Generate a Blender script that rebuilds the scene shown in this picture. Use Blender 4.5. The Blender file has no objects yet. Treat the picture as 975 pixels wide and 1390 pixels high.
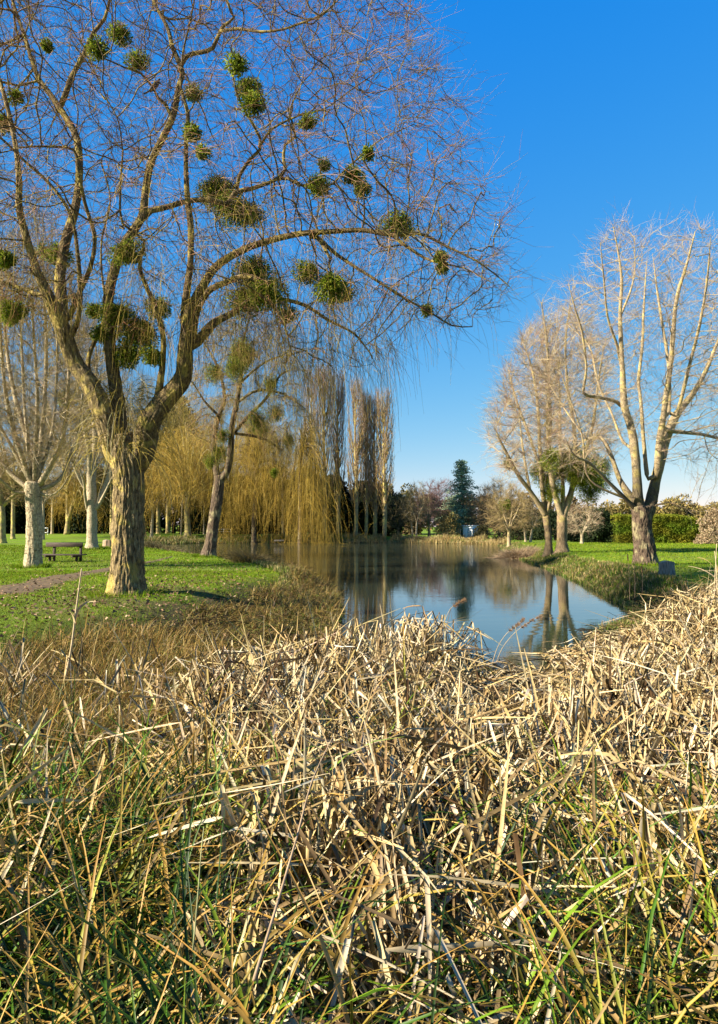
import bpy, math
import numpy as np
from mathutils import noise as mnoise, Vector

# ------------------------------------------------------------------ camera numbers
F, CX, CY = 977.0, 487.5, 650.0
EYE = 1.4
PITCH = math.atan(68.0 / F)
CP, SP = math.cos(PITCH), math.sin(PITCH)
WATER = -0.6


def ray(u, v):
    x, y = (u - CX) / F, (CY - v) / F
    return np.array([x, CP - y * SP, SP + y * CP])


def W(u, v, Y):
    d = ray(u, v)
    return np.array([0, 0, EYE]) + d * (Y / d[1])


def G(u, v, z=0.0):
    d = ray(u, v)
    return np.array([0, 0, EYE]) + d * ((z - EYE) / d[2])


def px(Y):                       # metres per photograph pixel at distance Y
    return Y / F


# ------------------------------------------------------------------ scene helpers
C = bpy.context.scene.collection
UP = np.array([0.0, 0.0, 1.0])


def nrm(a):
    return a / np.maximum(np.linalg.norm(a, axis=-1, keepdims=True), 1e-9)


def tag(o, label=None, cat=None, group=None, kind=None):
    if label: o['label'] = label
    if cat: o['category'] = cat
    if group: o['group'] = group
    if kind: o['kind'] = kind
    return o


def thing(name, loc, label, cat, group=None):
    o = bpy.data.objects.new(name, None)
    o.empty_display_size = 0.3
    o.location = [float(c) for c in loc]
    C.objects.link(o)
    return tag(o, label, cat, group)


class MB:
    """collects vertices, faces (tris / quads) and vertex colours"""
    def __init__(s):
        s.v, s.q, s.t, s.c, s.n = [], [], [], [], 0

    def add(s, v, q=None, t=None, col=(1, 1, 1)):
        v = np.asarray(v, float).reshape(-1, 3)
        col = np.asarray(col, float)
        if col.ndim == 1:
            col = np.broadcast_to(col, (len(v), 3))
        s.v.append(v); s.c.append(col)
        if q is not None and len(q): s.q.append(np.asarray(q).reshape(-1, 4) + s.n)
        if t is not None and len(t): s.t.append(np.asarray(t).reshape(-1, 3) + s.n)
        s.n += len(v)
        return s

    def build(s, name, mat, parent=None, smooth=True):
        v = np.concatenate(s.v); col = np.concatenate(s.c)
        q = np.concatenate(s.q) if s.q else np.zeros((0, 4), int)
        t = np.concatenate(s.t) if s.t else np.zeros((0, 3), int)
        if parent is not None:
            v = v - np.array(parent.location)[None]
        me = bpy.data.meshes.new(name)
        me.vertices.add(len(v)); me.vertices.foreach_set('co', v.astype(np.float32).ravel())
        nl = len(q) * 4 + len(t) * 3
        me.loops.add(nl)
        me.loops.foreach_set('vertex_index', np.concatenate([q.ravel(), t.ravel()]).astype(np.int32))
        me.polygons.add(len(q) + len(t))
        st = np.concatenate([np.arange(len(q)) * 4, len(q) * 4 + np.arange(len(t)) * 3])
        me.polygons.foreach_set('loop_start', st.astype(np.int32))
        a = me.color_attributes.new('col', 'FLOAT_COLOR', 'POINT')
        c4 = np.ones((len(v), 4), np.float32); c4[:, :3] = np.clip(col, 0, 1)
        a.data.foreach_set('color', c4.ravel())
        me.update(calc_edges=True)
        if smooth:
            me.polygons.foreach_set('use_smooth', np.ones(len(me.polygons), bool))
        me.materials.append(mat)
        o = bpy.data.objects.new(name, me)
        C.objects.link(o)
        if parent is not None: o.parent = parent
        return o


def rot_frames(T, seed=None):
    """per point side vectors for tangents T (..,3)"""
    ref = np.where(np.abs(T[..., 2:3]) > 0.9, np.array([1.0, 0, 0]), UP)
    a = nrm(np.cross(T, ref))
    return a, np.cross(T, a)


def tangents(P):
    T = np.empty_like(P)
    T[:, 1:-1] = P[:, 2:] - P[:, :-2]
    T[:, 0] = P[:, 1] - P[:, 0]
    T[:, -1] = P[:, -1] - P[:, -2]
    return nrm(T)


def strands(mb, P, R, col, S=3):
    """N thin tubes in one go. P (N,K,3) R (N,K) col (N,3)"""
    N, K, _ = P.shape
    if N == 0: return
    T = tangents(P)
    ref = nrm(np.cross(T[:, 0], np.array([0.31, 0.77, 0.55])))
    A = nrm(np.cross(T, ref[:, None]))
    B = np.cross(T, A)
    ang = np.arange(S) * 2 * np.pi / S
    V = P[:, :, None] + R[:, :, None, None] * (np.cos(ang)[None, None, :, None] * A[:, :, None] + np.sin(ang)[None, None, :, None] * B[:, :, None])
    idx = np.arange(N * K * S).reshape(N, K, S)
    a = idx[:, :-1]; b = idx[:, 1:]
    q = np.stack([a, np.roll(a, -1, 2), np.roll(b, -1, 2), b], -1)
    cc = np.repeat(col, K * S, 0)
    mb.add(V, q, None, cc)


def tube(mb, P, R, S=10, col=(1, 1, 1), lump=0.0, caps=True):
    P = np.asarray(P, float); R = np.asarray(R, float)
    K = len(P)
    T = np.empty_like(P); T[1:-1] = P[2:] - P[:-2]; T[0] = P[1] - P[0]; T[-1] = P[-1] - P[-2]
    T = nrm(T)
    a = nrm(np.cross(T[0], [0.21, 0.97, 0.13] if abs(T[0][1]) < 0.9 else [1.0, 0, 0]))
    A = np.empty_like(P)
    for k in range(K):
        a = a - T[k] * np.dot(a, T[k]); a = a / max(np.linalg.norm(a), 1e-9); A[k] = a
    B = np.cross(T, A)
    ang = np.arange(S) * 2 * np.pi / S
    rr = R[:, None] * np.ones((1, S))
    if lump:
        ph = P[:, 2:3] * 3.1 + P[:, 0:1] * 2.3
        rr = rr * (1 + lump * (np.sin(ang * 2 + ph) * 0.5 + np.sin(ang * 3 - ph * 2.7) * 0.35 + np.sin(ang[None] + ph * 5.1) * 0.3))
    V = P[:, None] + rr[:, :, None] * (np.cos(ang)[None, :, None] * A[:, None] + np.sin(ang)[None, :, None] * B[:, None])
    idx = np.arange(K * S).reshape(K, S)
    q = np.stack([idx[:-1], np.roll(idx[:-1], -1, 1), np.roll(idx[1:], -1, 1), idx[1:]], -1)
    V = V.reshape(-1, 3)
    t = None
    col = np.asarray(col, float)
    if col.ndim == 2:
        col = np.concatenate([np.repeat(col, S, 0)] + ([col[-1:], col[:1]] if caps else []))
    if caps:
        V = np.concatenate([V, P[-1:] + T[-1:] * R[-1] * 0.5, P[:1]])
        n = K * S
        l = idx[-1]; f = idx[0]
        t = np.concatenate([np.stack([l, np.roll(l, -1), np.full(S, n)], -1), np.stack([np.roll(f, -1), f, np.full(S, n + 1)], -1)])
    mb.add(V, q, t, col)


def spline(P, R, step):
    """Catmull-Rom through the points, radii interpolated"""
    P = np.asarray(P, float); R = np.asarray(R, float)
    E = np.concatenate([[2 * P[0] - P[1]], P, [2 * P[-1] - P[-2]]])
    op, orr = [], []
    for i in range(len(P) - 1):
        p0, p1, p2, p3 = E[i:i + 4]
        n = max(1, int(round(np.linalg.norm(p2 - p1) / step)))
        t = (np.arange(n) / n)[:, None]
        op.append(0.5 * (2 * p1 + (p2 - p0) * t + (2 * p0 - 5 * p1 + 4 * p2 - p3) * t ** 2 + (-p0 + 3 * p1 - 3 * p2 + p3) * t ** 3))
        orr.append(R[i] + (R[i + 1] - R[i]) * t[:, 0])
    op.append(P[-1:]); orr.append(R[-1:])
    return np.concatenate(op), np.concatenate(orr)


def ribbons(mb, P, Wd, col, rng, fold=0.0, refs=None, side=None):
    """flat or folded blades. P (N,K,3) Wd (N,K) col (N,3) or (N,K,3)"""
    N, K, _ = P.shape
    if N == 0: return
    T = tangents(P)
    if refs is None: refs = nrm(rng.normal(size=(N, 3)) * [1, 1, 0.6])
    S = nrm(np.cross(T, refs[:, None]))
    if side is not None:
        S = nrm(side[:, None] - T * (T * side[:, None]).sum(-1, keepdims=True))
    Nn = np.cross(S, T)
    if fold:
        V = np.stack([P - S * Wd[..., None] / 2, P + Nn * (Wd * fold)[..., None], P + S * Wd[..., None] / 2], 2)
        M = 3
    else:
        V = np.stack([P - S * Wd[..., None] / 2, P + S * Wd[..., None] / 2], 2)
        M = 2
    idx = np.arange(N * K * M).reshape(N, K, M)
    q = np.stack([idx[:, :-1, :-1], idx[:, :-1, 1:], idx[:, 1:, 1:], idx[:, 1:, :-1]], -1)
    cc = np.repeat(col, K * M, 0) if col.ndim == 2 else np.repeat(col.reshape(-1, 3), M, 0)
    mb.add(V, q, None, cc)


def leaves(mb, P, D, L, Wd, col, rng):
    """diamond leaves"""
    N = len(P)
    D = nrm(D)
    S = nrm(np.cross(D, nrm(rng.normal(size=(N, 3)))))
    Nn = np.cross(S, D)
    L = np.broadcast_to(L, N)[:, None]; Wd = np.broadcast_to(Wd, N)[:, None]
    V = np.stack([P, P + D * L * 0.55 - S * Wd / 2 + Nn * Wd * 0.15, P + D * L, P + D * L * 0.55 + S * Wd / 2 + Nn * Wd * 0.15], 1)
    mb.add(V, np.arange(N * 4).reshape(N, 4), None, np.repeat(col, 4, 0))


def box(mb, c, s, col=(1, 1, 1), rz=0.0, bev=0.0):
    """box with chamfered upright and level edges; c centre, s size"""
    s = np.asarray(s, float) / 2
    b = bev if bev else min(s) * 0.12
    vs, seen = [], {}
    import itertools
    pts = []
    for sx, sy, sz in itertools.product((-1, 1), repeat=3):
        for ax in range(3):
            p = np.array([sx, sy, sz]) * (s - b); p[ax] = [sx, sy, sz][ax] * s[ax]
            pts.append(p)
    import bmesh
    bm = bmesh.new()
    for p in pts: bm.verts.new(p)
    bmesh.ops.convex_hull(bm, input=bm.verts)
    bmesh.ops.triangulate(bm, faces=bm.faces)
    bm.verts.index_update()
    V = np.array([v.co[:] for v in bm.verts]); T = np.array([[v.index for v in f.verts] for f in bm.faces])
    bm.free()
    ca, sa = math.cos(rz), math.sin(rz)
    V = V @ np.array([[ca, sa, 0], [-sa, ca, 0], [0, 0, 1]]) + np.asarray(c)
    mb.add(V, None, T, col)


def mixc(a, b, t):
    return np.asarray(a)[None] * (1 - t[:, None]) + np.asarray(b)[None] * t[:, None]


def pick(rng, n, cols, wts, jit=0.12):
    cols = np.asarray(cols, float); wts = np.asarray(wts, float); wts = wts / wts.sum()
    c = cols[rng.choice(len(cols), n, p=wts)]
    return np.clip(0.66 * c * (1 + rng.normal(size=(n, 1)) * jit) * (1 + rng.normal(size=(n, 3)) * jit * 0.25), 0.004, 0.9)


# ------------------------------------------------------------------ materials
def mat(name, rough=0.7, spec=0.3):
    m = bpy.data.materials.new(name); m.use_nodes = True
    nt = m.node_tree
    p = nt.nodes['Principled BSDF']
    p.inputs['Roughness'].default_value = rough
    p.inputs['Specular IOR Level'].default_value = spec
    return m, nt, p


def N_(nt, t, **kw):
    n = nt.nodes.new(t)
    for k, v in kw.items():
        if hasattr(n, k): setattr(n, k, v)
        else: n.inputs[k].default_value = v
    return n


def ramp(nt, fac, stops):
    r = nt.nodes.new('ShaderNodeValToRGB')
    el = r.color_ramp.elements
    while len(el) < len(stops): el.new(0.5)
    for e, (p, c) in zip(el, stops):
        e.position = p; e.color = (c[0], c[1], c[2], 1) if hasattr(c, '__len__') else (c, c, c, 1)
    nt.links.new(fac, r.inputs[0])
    return r.outputs[0]


def mul(nt, a, b, f=1.0, mode='MULTIPLY'):
    m = nt.nodes.new('ShaderNodeMix'); m.data_type = 'RGBA'; m.blend_type = mode
    if hasattr(f, 'links'): nt.links.new(f, m.inputs[0])
    else: m.inputs[0].default_value = f
    for s, x in ((6, a), (7, b)):
        if hasattr(x, 'links'): nt.links.new(x, m.inputs[s])
        else: m.inputs[s].default_value = (*x, 1)
    return m.outputs[2]


def veg(name, rough=0.6, trans=0.25, spec=0.25, nscale=40.0, nlow=0.75):
    """foliage, blades, twigs: own colour per blade from the mesh, mottled, a little light through"""
    m, nt, p = mat(name, rough, spec)
    at = N_(nt, 'ShaderNodeAttribute', attribute_name='col')
    tc = N_(nt, 'ShaderNodeTexCoord')
    no = N_(nt, 'ShaderNodeTexNoise', Scale=nscale, Detail=3.0)
    nt.links.new(tc.outputs['Object'], no.inputs['Vector'])
    r = ramp(nt, no.outputs[0], [(0.3, nlow), (0.7, 1.0)])
    c = mul(nt, at.outputs['Color'], r)
    nt.links.new(c, p.inputs['Base Color'])
    if trans > 0:
        tr = nt.nodes.new('ShaderNodeBsdfTranslucent')
        nt.links.new(c, tr.inputs[0])
        mx = nt.nodes.new('ShaderNodeMixShader'); mx.inputs[0].default_value = trans
        nt.links.new(p.outputs[0], mx.inputs[1]); nt.links.new(tr.outputs[0], mx.inputs[2])
        nt.links.new(mx.outputs[0], nt.nodes['Material Output'].inputs[0])
    return m


def bark(name, dark, light, lichen=None, lich_amt=0.5, scale=1.0, bump=0.6, spots=None, stretch=0.22):
    m, nt, p = mat(name, 0.85, 0.15)
    at = N_(nt, 'ShaderNodeAttribute', attribute_name='col')
    tc = N_(nt, 'ShaderNodeTexCoord')
    mp = N_(nt, 'ShaderNodeMapping'); mp.inputs['Scale'].default_value = (1, 1, stretch)
    nt.links.new(tc.outputs['Object'], mp.inputs[0])
    n1 = N_(nt, 'ShaderNodeTexNoise', Scale=14.0 * scale, Detail=6.0, Roughness=0.65)
    nt.links.new(mp.outputs[0], n1.inputs['Vector'])
    vo = N_(nt, 'ShaderNodeTexVoronoi', feature='DISTANCE_TO_EDGE', Scale=11.0 * scale)
    ws = mul(nt, mp.outputs[0], n1.outputs['Color'], 0.12, 'ADD')
    nt.links.new(ws, vo.inputs['Vector'])
    crack = ramp(nt, vo.outputs['Distance'], [(0.0, 0.0), (0.28, 1.0)])
    n2 = N_(nt, 'ShaderNodeTexNoise', Scale=1.9 * scale, Detail=4.0)
    nt.links.new(tc.outputs['Object'], n2.inputs['Vector'])
    base = ramp(nt, n1.outputs[0], [(0.32, dark), (0.68, light)])
    base = mul(nt, base, ramp(nt, crack, [(0.0, 0.55), (0.6, 1.0)]))
    if lichen:
        msk = ramp(nt, n2.outputs[0], [(0.62 - 0.3 * lich_amt, 0.0), (0.72 - 0.3 * lich_amt, 1.0)])
        fine = ramp(nt, n1.outputs[0], [(0.35, 0.35), (0.6, 1.0)])
        base = mul(nt, base, lichen, mul(nt, msk, fine, 1.0), 'MIX')
    if spots:
        n3 = N_(nt, 'ShaderNodeTexNoise', Scale=9.0 * scale, Detail=2.0)
        mp3 = N_(nt, 'ShaderNodeMapping'); mp3.inputs['Scale'].default_value = (0.5, 0.5, 1.6)
        nt.links.new(tc.outputs['Object'], mp3.inputs[0]); nt.links.new(mp3.outputs[0], n3.inputs['Vector'])
        base = mul(nt, base, spots, ramp(nt, n3.outputs[0], [(0.6, 0.0), (0.68, 0.9)]), 'MIX')
    base = mul(nt, mul(nt, base, at.outputs['Color']), (0.88, 0.86, 0.84))
    nt.links.new(base, p.inputs['Base Color'])
    hm = mul(nt, crack, n1.outputs['Color'], 0.5, 'MIX')
    b = N_(nt, 'ShaderNodeBump', Strength=bump, Distance=0.03)
    nt.links.new(hm, b.inputs['Height']); nt.links.new(b.outputs[0], p.inputs['Normal'])
    return m


def plain(name, c1, c2, scale=8.0, rough=0.7, bump=0.2, stretch=(1, 1, 1), metallic=0.0):
    m, nt, p = mat(name, rough, 0.3)
    p.inputs['Metallic'].default_value = metallic
    tc = N_(nt, 'ShaderNodeTexCoord')
    mp = N_(nt, 'ShaderNodeMapping'); mp.inputs['Scale'].default_value = stretch
    nt.links.new(tc.outputs['Object'], mp.inputs[0])
    no = N_(nt, 'ShaderNodeTexNoise', Scale=scale, Detail=5.0)
    nt.links.new(mp.outputs[0], no.inputs['Vector'])
    nt.links.new(ramp(nt, no.outputs[0], [(0.3, c1), (0.7, c2)]), p.inputs['Base Color'])
    b = N_(nt, 'ShaderNodeBump', Strength=bump, Distance=0.01)
    nt.links.new(no.outputs[0], b.inputs['Height']); nt.links.new(b.outputs[0], p.inputs['Normal'])
    return m


M_TRUNK = bark('willow_bark', (0.06, 0.038, 0.02), (0.54, 0.41, 0.20), (0.52, 0.40, 0.11), 0.35, 1.5, 1.0, stretch=0.27)
M_LIMB = bark('willow_limb_bark', (0.035, 0.023, 0.012), (0.36, 0.26, 0.12), (0.42, 0.33, 0.08), 0.35, 2.2, 0.7, stretch=0.35)
M_WHITE = bark('pale_bark', (0.26, 0.20, 0.12), (0.62, 0.52, 0.34), None, 0, 1.3, 0.25, spots=(0.09, 0.065, 0.04), stretch=0.5)
M_GOLDBARK = bark('golden_bark', (0.20, 0.15, 0.07), (0.48, 0.38, 0.20), (0.5, 0.42, 0.12), 0.5, 1.2, 0.5)
M_DARKBARK = bark('dark_bark', (0.05, 0.035, 0.025), (0.21, 0.15, 0.10), (0.30, 0.26, 0.14), 0.35, 1.4, 0.9)
M_TANBARK = bark('tan_bark', (0.13, 0.09, 0.05), (0.40, 0.29, 0.17), (0.34, 0.28, 0.10), 0.25, 1.3, 0.8)
M_POPBARK = bark('poplar_bark', (0.20, 0.145, 0.08), (0.54, 0.43, 0.26), (0.46, 0.37, 0.13), 0.35, 2.0, 0.4, stretch=0.5)
M_TWIG = veg('twigs', 0.8, 0.0, 0.04, 3.0, 0.7)
M_LEAF = veg('leaves', 0.55, 0.45, 0.12, 6.0, 0.65)
M_NEEDLE = veg('needles', 0.7, 0.1, 0.06, 1.5, 0.6)
M_REED = veg('dry_reed', 0.7, 0.07, 0.08, 22.0, 0.6)
M_SEDGE = veg('sedge_blade', 0.5, 0.2, 0.18, 14.0, 0.7)
M_GRASS = veg('grass_blade', 0.65, 0.3, 0.05, 3.0, 0.7)
M_LITTER = veg('dead_leaf', 0.7, 0.1, 0.2, 30.0, 0.6)

# ------------------------------------------------------------------ terrain
pond = np.array([
    (-1.2, 10.4), (-0.7, 13.5), (-0.6, 17.5), (-1.0, 23), (-3.2, 31), (-7.2, 40), (-12.2, 50), (-16.5, 60), (-22, 72), (-26, 88),
    (-22, 102), (-8, 104), (4, 104.5), (9, 101), (16, 96), (17.5, 84), (14.5, 73), (12.0, 57), (10.4, 44), (9.6, 36), (8.6, 28.5), (8.0, 24),
    (7.2, 19.5), (6.6, 16.8), (5.5, 15.0), (4.6, 13.6), (3.6, 12.3), (3.1, 10.9), (2.55, 9.7), (2.1, 9.9), (1.6, 10.7), (0.6, 11.0)])
marsh = np.array([
    (-5.2, -6), (-5.0, 5.0), (-4.5, 7.2), (-3.9, 8.8), (-3.4, 10.5), (-3.0, 13), (-2.3, 17), (-1.6, 22), (0, 14), (4, 13),
    (7.2, 20.0), (8.4, 18.5), (9.6, 15), (13, 10), (15, -6)])


def inside(poly, x, y):
    c = np.zeros(x.shape, bool)
    n = len(poly)
    for i in range(n):
        x1, y1 = poly[i]; x2, y2 = poly[(i + 1) % n]
        if y1 == y2: continue
        k = ((y1 > y) != (y2 > y)) & (x < (x2 - x1) * (y - y1) / (y2 - y1) + x1)
        c ^= k
    return c


def sdist(poly, x, y):
    d = np.full(x.shape, 1e9)
    n = len(poly)
    for i in range(n):
        a = poly[i]; b = poly[(i + 1) % n]; e = b - a
        t = np.clip(((x - a[0]) * e[0] + (y - a[1]) * e[1]) / max(e @ e, 1e-9), 0, 1)
        d = np.minimum(d, np.hypot(x - a[0] - t * e[0], y - a[1] - t * e[1]))
    return np.where(inside(poly, x, y), -d, d)


def sm(t):
    t = np.clip(t, 0, 1)
    return t * t * (3 - 2 * t)


def wob(x, y, s=1.0, k=0):
    """cheap smooth noise in about -1..1"""
    x = x * s; y = y * s
    return (np.sin(x * 1.3 + 1.7 * np.sin(y * 0.9 + k) + k * 1.3) + np.sin(y * 1.7 + 1.3 * np.sin(x * 1.1 + 2.1 * k)) +
            0.6 * np.sin(x * 3.1 + y * 2.3 + k * 3.7) + 0.5 * np.sin(y * 4.3 - x * 2.7 + k)) / 3.1


def height(x, y):
    x = np.asarray(x, float); y = np.asarray(y, float)
    dp = sdist(pond, x + 0.25 * wob(x, y, 1.7, 3), y + 0.25 * wob(x, y, 1.9, 5))
    dm = sdist(marsh, x, y)
    h = 0.035 * wob(x, y, 0.45, 1) + 0.02 * wob(x, y, 1.3, 2)
    far = sm((y - 98) / 16)
    lr = sm((x + 5) / 20)
    h = h + far * (0.55 * (1 - lr) - 0.12 * lr)
    h = h + sm((y - 140) / 200) * 2.5
    mz = -0.5 + 0.05 * wob(x, y, 2.1, 7)
    h = mz + (h - mz) * sm((dm + 0.5) / 1.9)
    bank = -0.72 + (h + 0.72) * sm((dp + 0.25) / np.where(y > 30, 2.2, 1.1))
    h = np.where(dp < 2.2, np.minimum(bank, h), h)
    h = np.where(dp < -0.2, np.minimum(h, -0.7 - np.minimum(1.0, (-dp - 0.2) * 0.45)), h)
    return h


def hz(x, y):
    return float(height(np.array([x]), np.array([y]))[0])


s = np.linspace(-1, 1, 460)
gx = 700 * (0.035 * s + 0.965 * s ** 5) + 24 * s
t = np.linspace(0, 1, 560)
gy = -25 + 75 * t + 70 * t ** 2 + 600 * t ** 7
X, Y = np.meshgrid(gx, gy)
Z = height(X, Y)
idx = np.arange(X.size).reshape(X.shape)
m, nt, p = mat('ground', 0.95, 0.1)
at = N_(nt, 'ShaderNodeAttribute', attribute_name='col')
tc = N_(nt, 'ShaderNodeTexCoord')
n1 = N_(nt, 'ShaderNodeTexNoise', Scale=0.55, Detail=8.0, Roughness=0.7)
n2 = N_(nt, 'ShaderNodeTexNoise', Scale=26.0, Detail=5.0, Roughness=0.7)
nt.links.new(tc.outputs['Object'], n1.inputs['Vector']); nt.links.new(tc.outputs['Object'], n2.inputs['Vector'])
c = mul(nt, at.outputs['Color'], ramp(nt, n1.outputs[0], [(0.3, (0.72, 0.75, 0.6)), (0.5, (1, 1, 1)), (0.72, (1.25, 1.1, 1.0))]))
c = mul(nt, c, ramp(nt, n2.outputs[0], [(0.32, 0.45), (0.62, 1.15)]))
nt.links.new(c, p.inputs['Base Color'])
b = N_(nt, 'ShaderNodeBump', Strength=0.8, Distance=0.05)
nt.links.new(n2.outputs[0], b.inputs['Height']); nt.links.new(b.outputs[0], p.inputs['Normal'])
M_GROUND = m
DP = sdist(pond, X, Y); DM = sdist(marsh, X, Y)
lawn = np.array([0.125, 0.21, 0.009]); mud = np.array([0.025, 0.018, 0.01]); dry = np.array([0.16, 0.14, 0.05])
wv = sm(0.5 + 0.9 * wob(X, Y, 0.33, 4))[..., None]
col = lawn * (1 - 0.35 * wv) + dry * 0.35 * wv
# leaf-strewn bare soil on the left bank near the big willow
soil = sm(1.2 - np.hypot((X + 4.3) / 3.2, (Y - 15.5) / 6.5)) * sm(0.75 + 0.8 * wob(X, Y, 1.4, 9))
col = col * (1 - soil[..., None] * 0.75) + np.array([0.085, 0.06, 0.03]) * soil[..., None] * 0.75
e = sm((2.0 - np.minimum(DM * 1.3, DP)) / 1.6)[..., None]
col = col * (1 - e) + np.array([0.075, 0.062, 0.028]) * e
e = sm((0.2 - np.minimum(DM, DP)) / 0.6)[..., None]
col = col * (1 - e) + mud * e
mb = MB()
mb.add(np.stack([X, Y, Z], -1), np.stack([idx[:-1, :-1], idx[:-1, 1:], idx[1:, 1:], idx[1:, :-1]], -1), None, col.reshape(-1, 3))
tag(mb.build('ground', M_GROUND), kind='structure')

# trodden earth path crossing the left lawn
pp = [W(-160, 0, 1)] and [G(-220, 826), G(-60, 808), G(20, 799), G(80, 786), G(130, 776), G(175, 768), G(210, 761), G(235, 756)]
pc, pr = spline(pp, [0.8, .8, .75, .65, .5, .42, .25, .08], 0.25)
T = nrm(np.gradient(pc, axis=0)); Sd = nrm(np.cross(T, UP))
wd = pr * (1 + 0.18 * np.sin(np.arange(len(pr)) * 0.9) + 0.12 * np.sin(np.arange(len(pr)) * 2.3))
kk = np.linspace(-1, 1, 9)
V = pc[:, None] + Sd[:, None] * (wd[:, None, None] * kk[None, :, None])
V[..., 2] = height(V[..., 0], V[..., 1]) + 0.022 - 0.03 * np.abs(kk)[None] ** 4
idx = np.arange(V.shape[0] * 9).reshape(-1, 9)
M_PATH = plain('path_earth', (0.035, 0.022, 0.01), (0.14, 0.088, 0.04), 6.0, 0.95, 0.9)
tag(MB().add(V, np.stack([idx[:-1, :-1], idx[:-1, 1:], idx[1:, 1:], idx[1:, :-1]], -1)).build('path', M_PATH), kind='structure')

# ------------------------------------------------------------------ water
m, nt, p = mat('pond_water', 0.02, 0.5)
p.inputs['Base Color'].default_value = (0.026, 0.032, 0.022, 1)
p.inputs['IOR'].default_value = 1.5
tc = N_(nt, 'ShaderNodeTexCoord')
mp = N_(nt, 'ShaderNodeMapping'); mp.inputs['Scale'].default_value = (0.9, 1.7, 1)
nt.links.new(tc.outputs['Object'], mp.inputs[0])
n1 = N_(nt, 'ShaderNodeTexNoise', Scale=1.5, Detail=4.0, Roughness=0.55)
nt.links.new(mp.outputs[0], n1.inputs['Vector'])
n2 = N_(nt, 'ShaderNodeTexNoise', Scale=0.035, Detail=2.0)
nt.links.new(tc.outputs['Object'], n2.inputs['Vector'])
sx = N_(nt, 'ShaderNodeSeparateXYZ'); nt.links.new(tc.outputs['Object'], sx.inputs[0])
mr = N_(nt, 'ShaderNodeMapRange'); mr.inputs['From Min'].default_value = 34; mr.inputs['From Max'].default_value = 72
mr.inputs['To Min'].default_value = 0.009; mr.inputs['To Max'].default_value = 0.07
nt.links.new(sx.outputs['Y'], mr.inputs['Value'])
b = N_(nt, 'ShaderNodeBump', Distance=0.35)
nt.links.new(mr.outputs[0], b.inputs['Strength'])
nt.links.new(n1.outputs[0], b.inputs['Height']); nt.links.new(b.outputs[0], p.inputs['Normal'])
M_WATER = m
wx = np.array([-40, 40]); wy = np.array([6.5, 112])
mb = MB(); nx, ny = 20, 30
X, Y = np.meshgrid(np.linspace(-40, 40, nx), np.linspace(6.5, 112, ny))
idx = np.arange(nx * ny).reshape(ny, nx)
mb.add(np.stack([X, Y, np.full_like(X, WATER)], -1), np.stack([idx[:-1, :-1], idx[:-1, 1:], idx[1:, 1:], idx[1:, :-1]], -1))
tag(mb.build('pond_water', M_WATER), kind='structure')


# ------------------------------------------------------------------ tree machinery
class Skel:
    def __init__(s):
        s.p, s.par, s.r, s.traced = [], [], [], []

    def node(s, p, par, r, tr):
        s.p.append(np.asarray(p, float)); s.par.append(par); s.r.append(r); s.traced.append(tr)
        return len(s.p) - 1

    def limb(s, pts, rad, step=0.35):
        """traced limb; it starts at the skeleton node nearest to its first point"""
        P, R = spline(pts, rad, step)
        if s.p:
            A = np.array(s.p)
            par = int(np.argmin(((A - P[0]) ** 2).sum(1)))
            if np.linalg.norm(A[par] - P[0]) > 0.12:      # start inside the limb it grows from
                pts = np.concatenate([A[par][None], np.asarray(pts, float)]); rad = [rad[0]] + list(rad)
                P, R = spline(pts, rad, step)
        else:
            par = -1
        ids = []
        for k in range(len(P)):
            if k == 0 and par >= 0:
                continue
            par = s.node(P[k], par, R[k], 1); ids.append(par)
        return P, R


def grow(sk, att, rng, step, infl, kill, iters=60, bias=(0, 0, 0), jit=0.25, maxn=9000, rmax=None):
    bias = np.asarray(bias, float)
    pos = np.array(sk.p); par = list(sk.par)
    base_ok = np.ones(len(pos), bool)
    if rmax is not None: base_ok = np.array([not (tr and r > rmax) for r, tr in zip(sk.r, sk.traced)])
    near = np.zeros(len(att), int); dist = np.full(len(att), 1e9)
    ids = np.nonzero(base_ok)[0]
    for a0 in range(0, len(att), 2000):
        d = ((att[a0:a0 + 2000, None] - pos[None, ids]) ** 2).sum(-1)
        k = d.argmin(1); near[a0:a0 + 2000] = ids[k]; dist[a0:a0 + 2000] = np.sqrt(d[np.arange(len(k)), k])
    P = [pos]; n = len(pos); newpar = []
    last = {}
    allp = pos
    for it in range(iters):
        ok = (dist < infl) & (dist > kill)
        if not ok.any(): break
        dsum = np.zeros((n, 3))
        v = att[ok] - allp[near[ok]]
        np.add.at(dsum, near[ok], nrm(v))
        g = np.nonzero((np.abs(dsum).sum(1) > 1e-6))[0]
        d = nrm(dsum[g]) + bias + rng.normal(size=(len(g), 3)) * jit
        npos = allp[g] + nrm(d) * step
        keep = []
        for i, gi in enumerate(g):
            q = tuple(np.round(npos[i] / (step * 0.45)).astype(int))
            if q in last: continue
            last[q] = 1; keep.append(i)
        if not keep: 
            infl *= 0.9
            continue
        npos = npos[keep]; g = g[keep]
        newid = np.arange(n, n + len(g))
        newpar.extend(g.tolist())
        allp = np.concatenate([allp, npos]); n = len(allp)
        d = np.sqrt(((att[:, None] - npos[None]) ** 2).sum(-1))
        k = d.argmin(1); dm = d[np.arange(len(att)), k]
        up = dm < dist
        near[up] = newid[k[up]]; dist[up] = dm[up]
        al = dist > kill
        att, near, dist = att[al], near[al], dist[al]
        if len(att) == 0 or n > maxn: break
    n0 = len(sk.p)
    for i, q in enumerate(newpar):
        sk.p.append(allp[n0 + i]); sk.par.append(q); sk.r.append(0.0); sk.traced.append(0)


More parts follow.
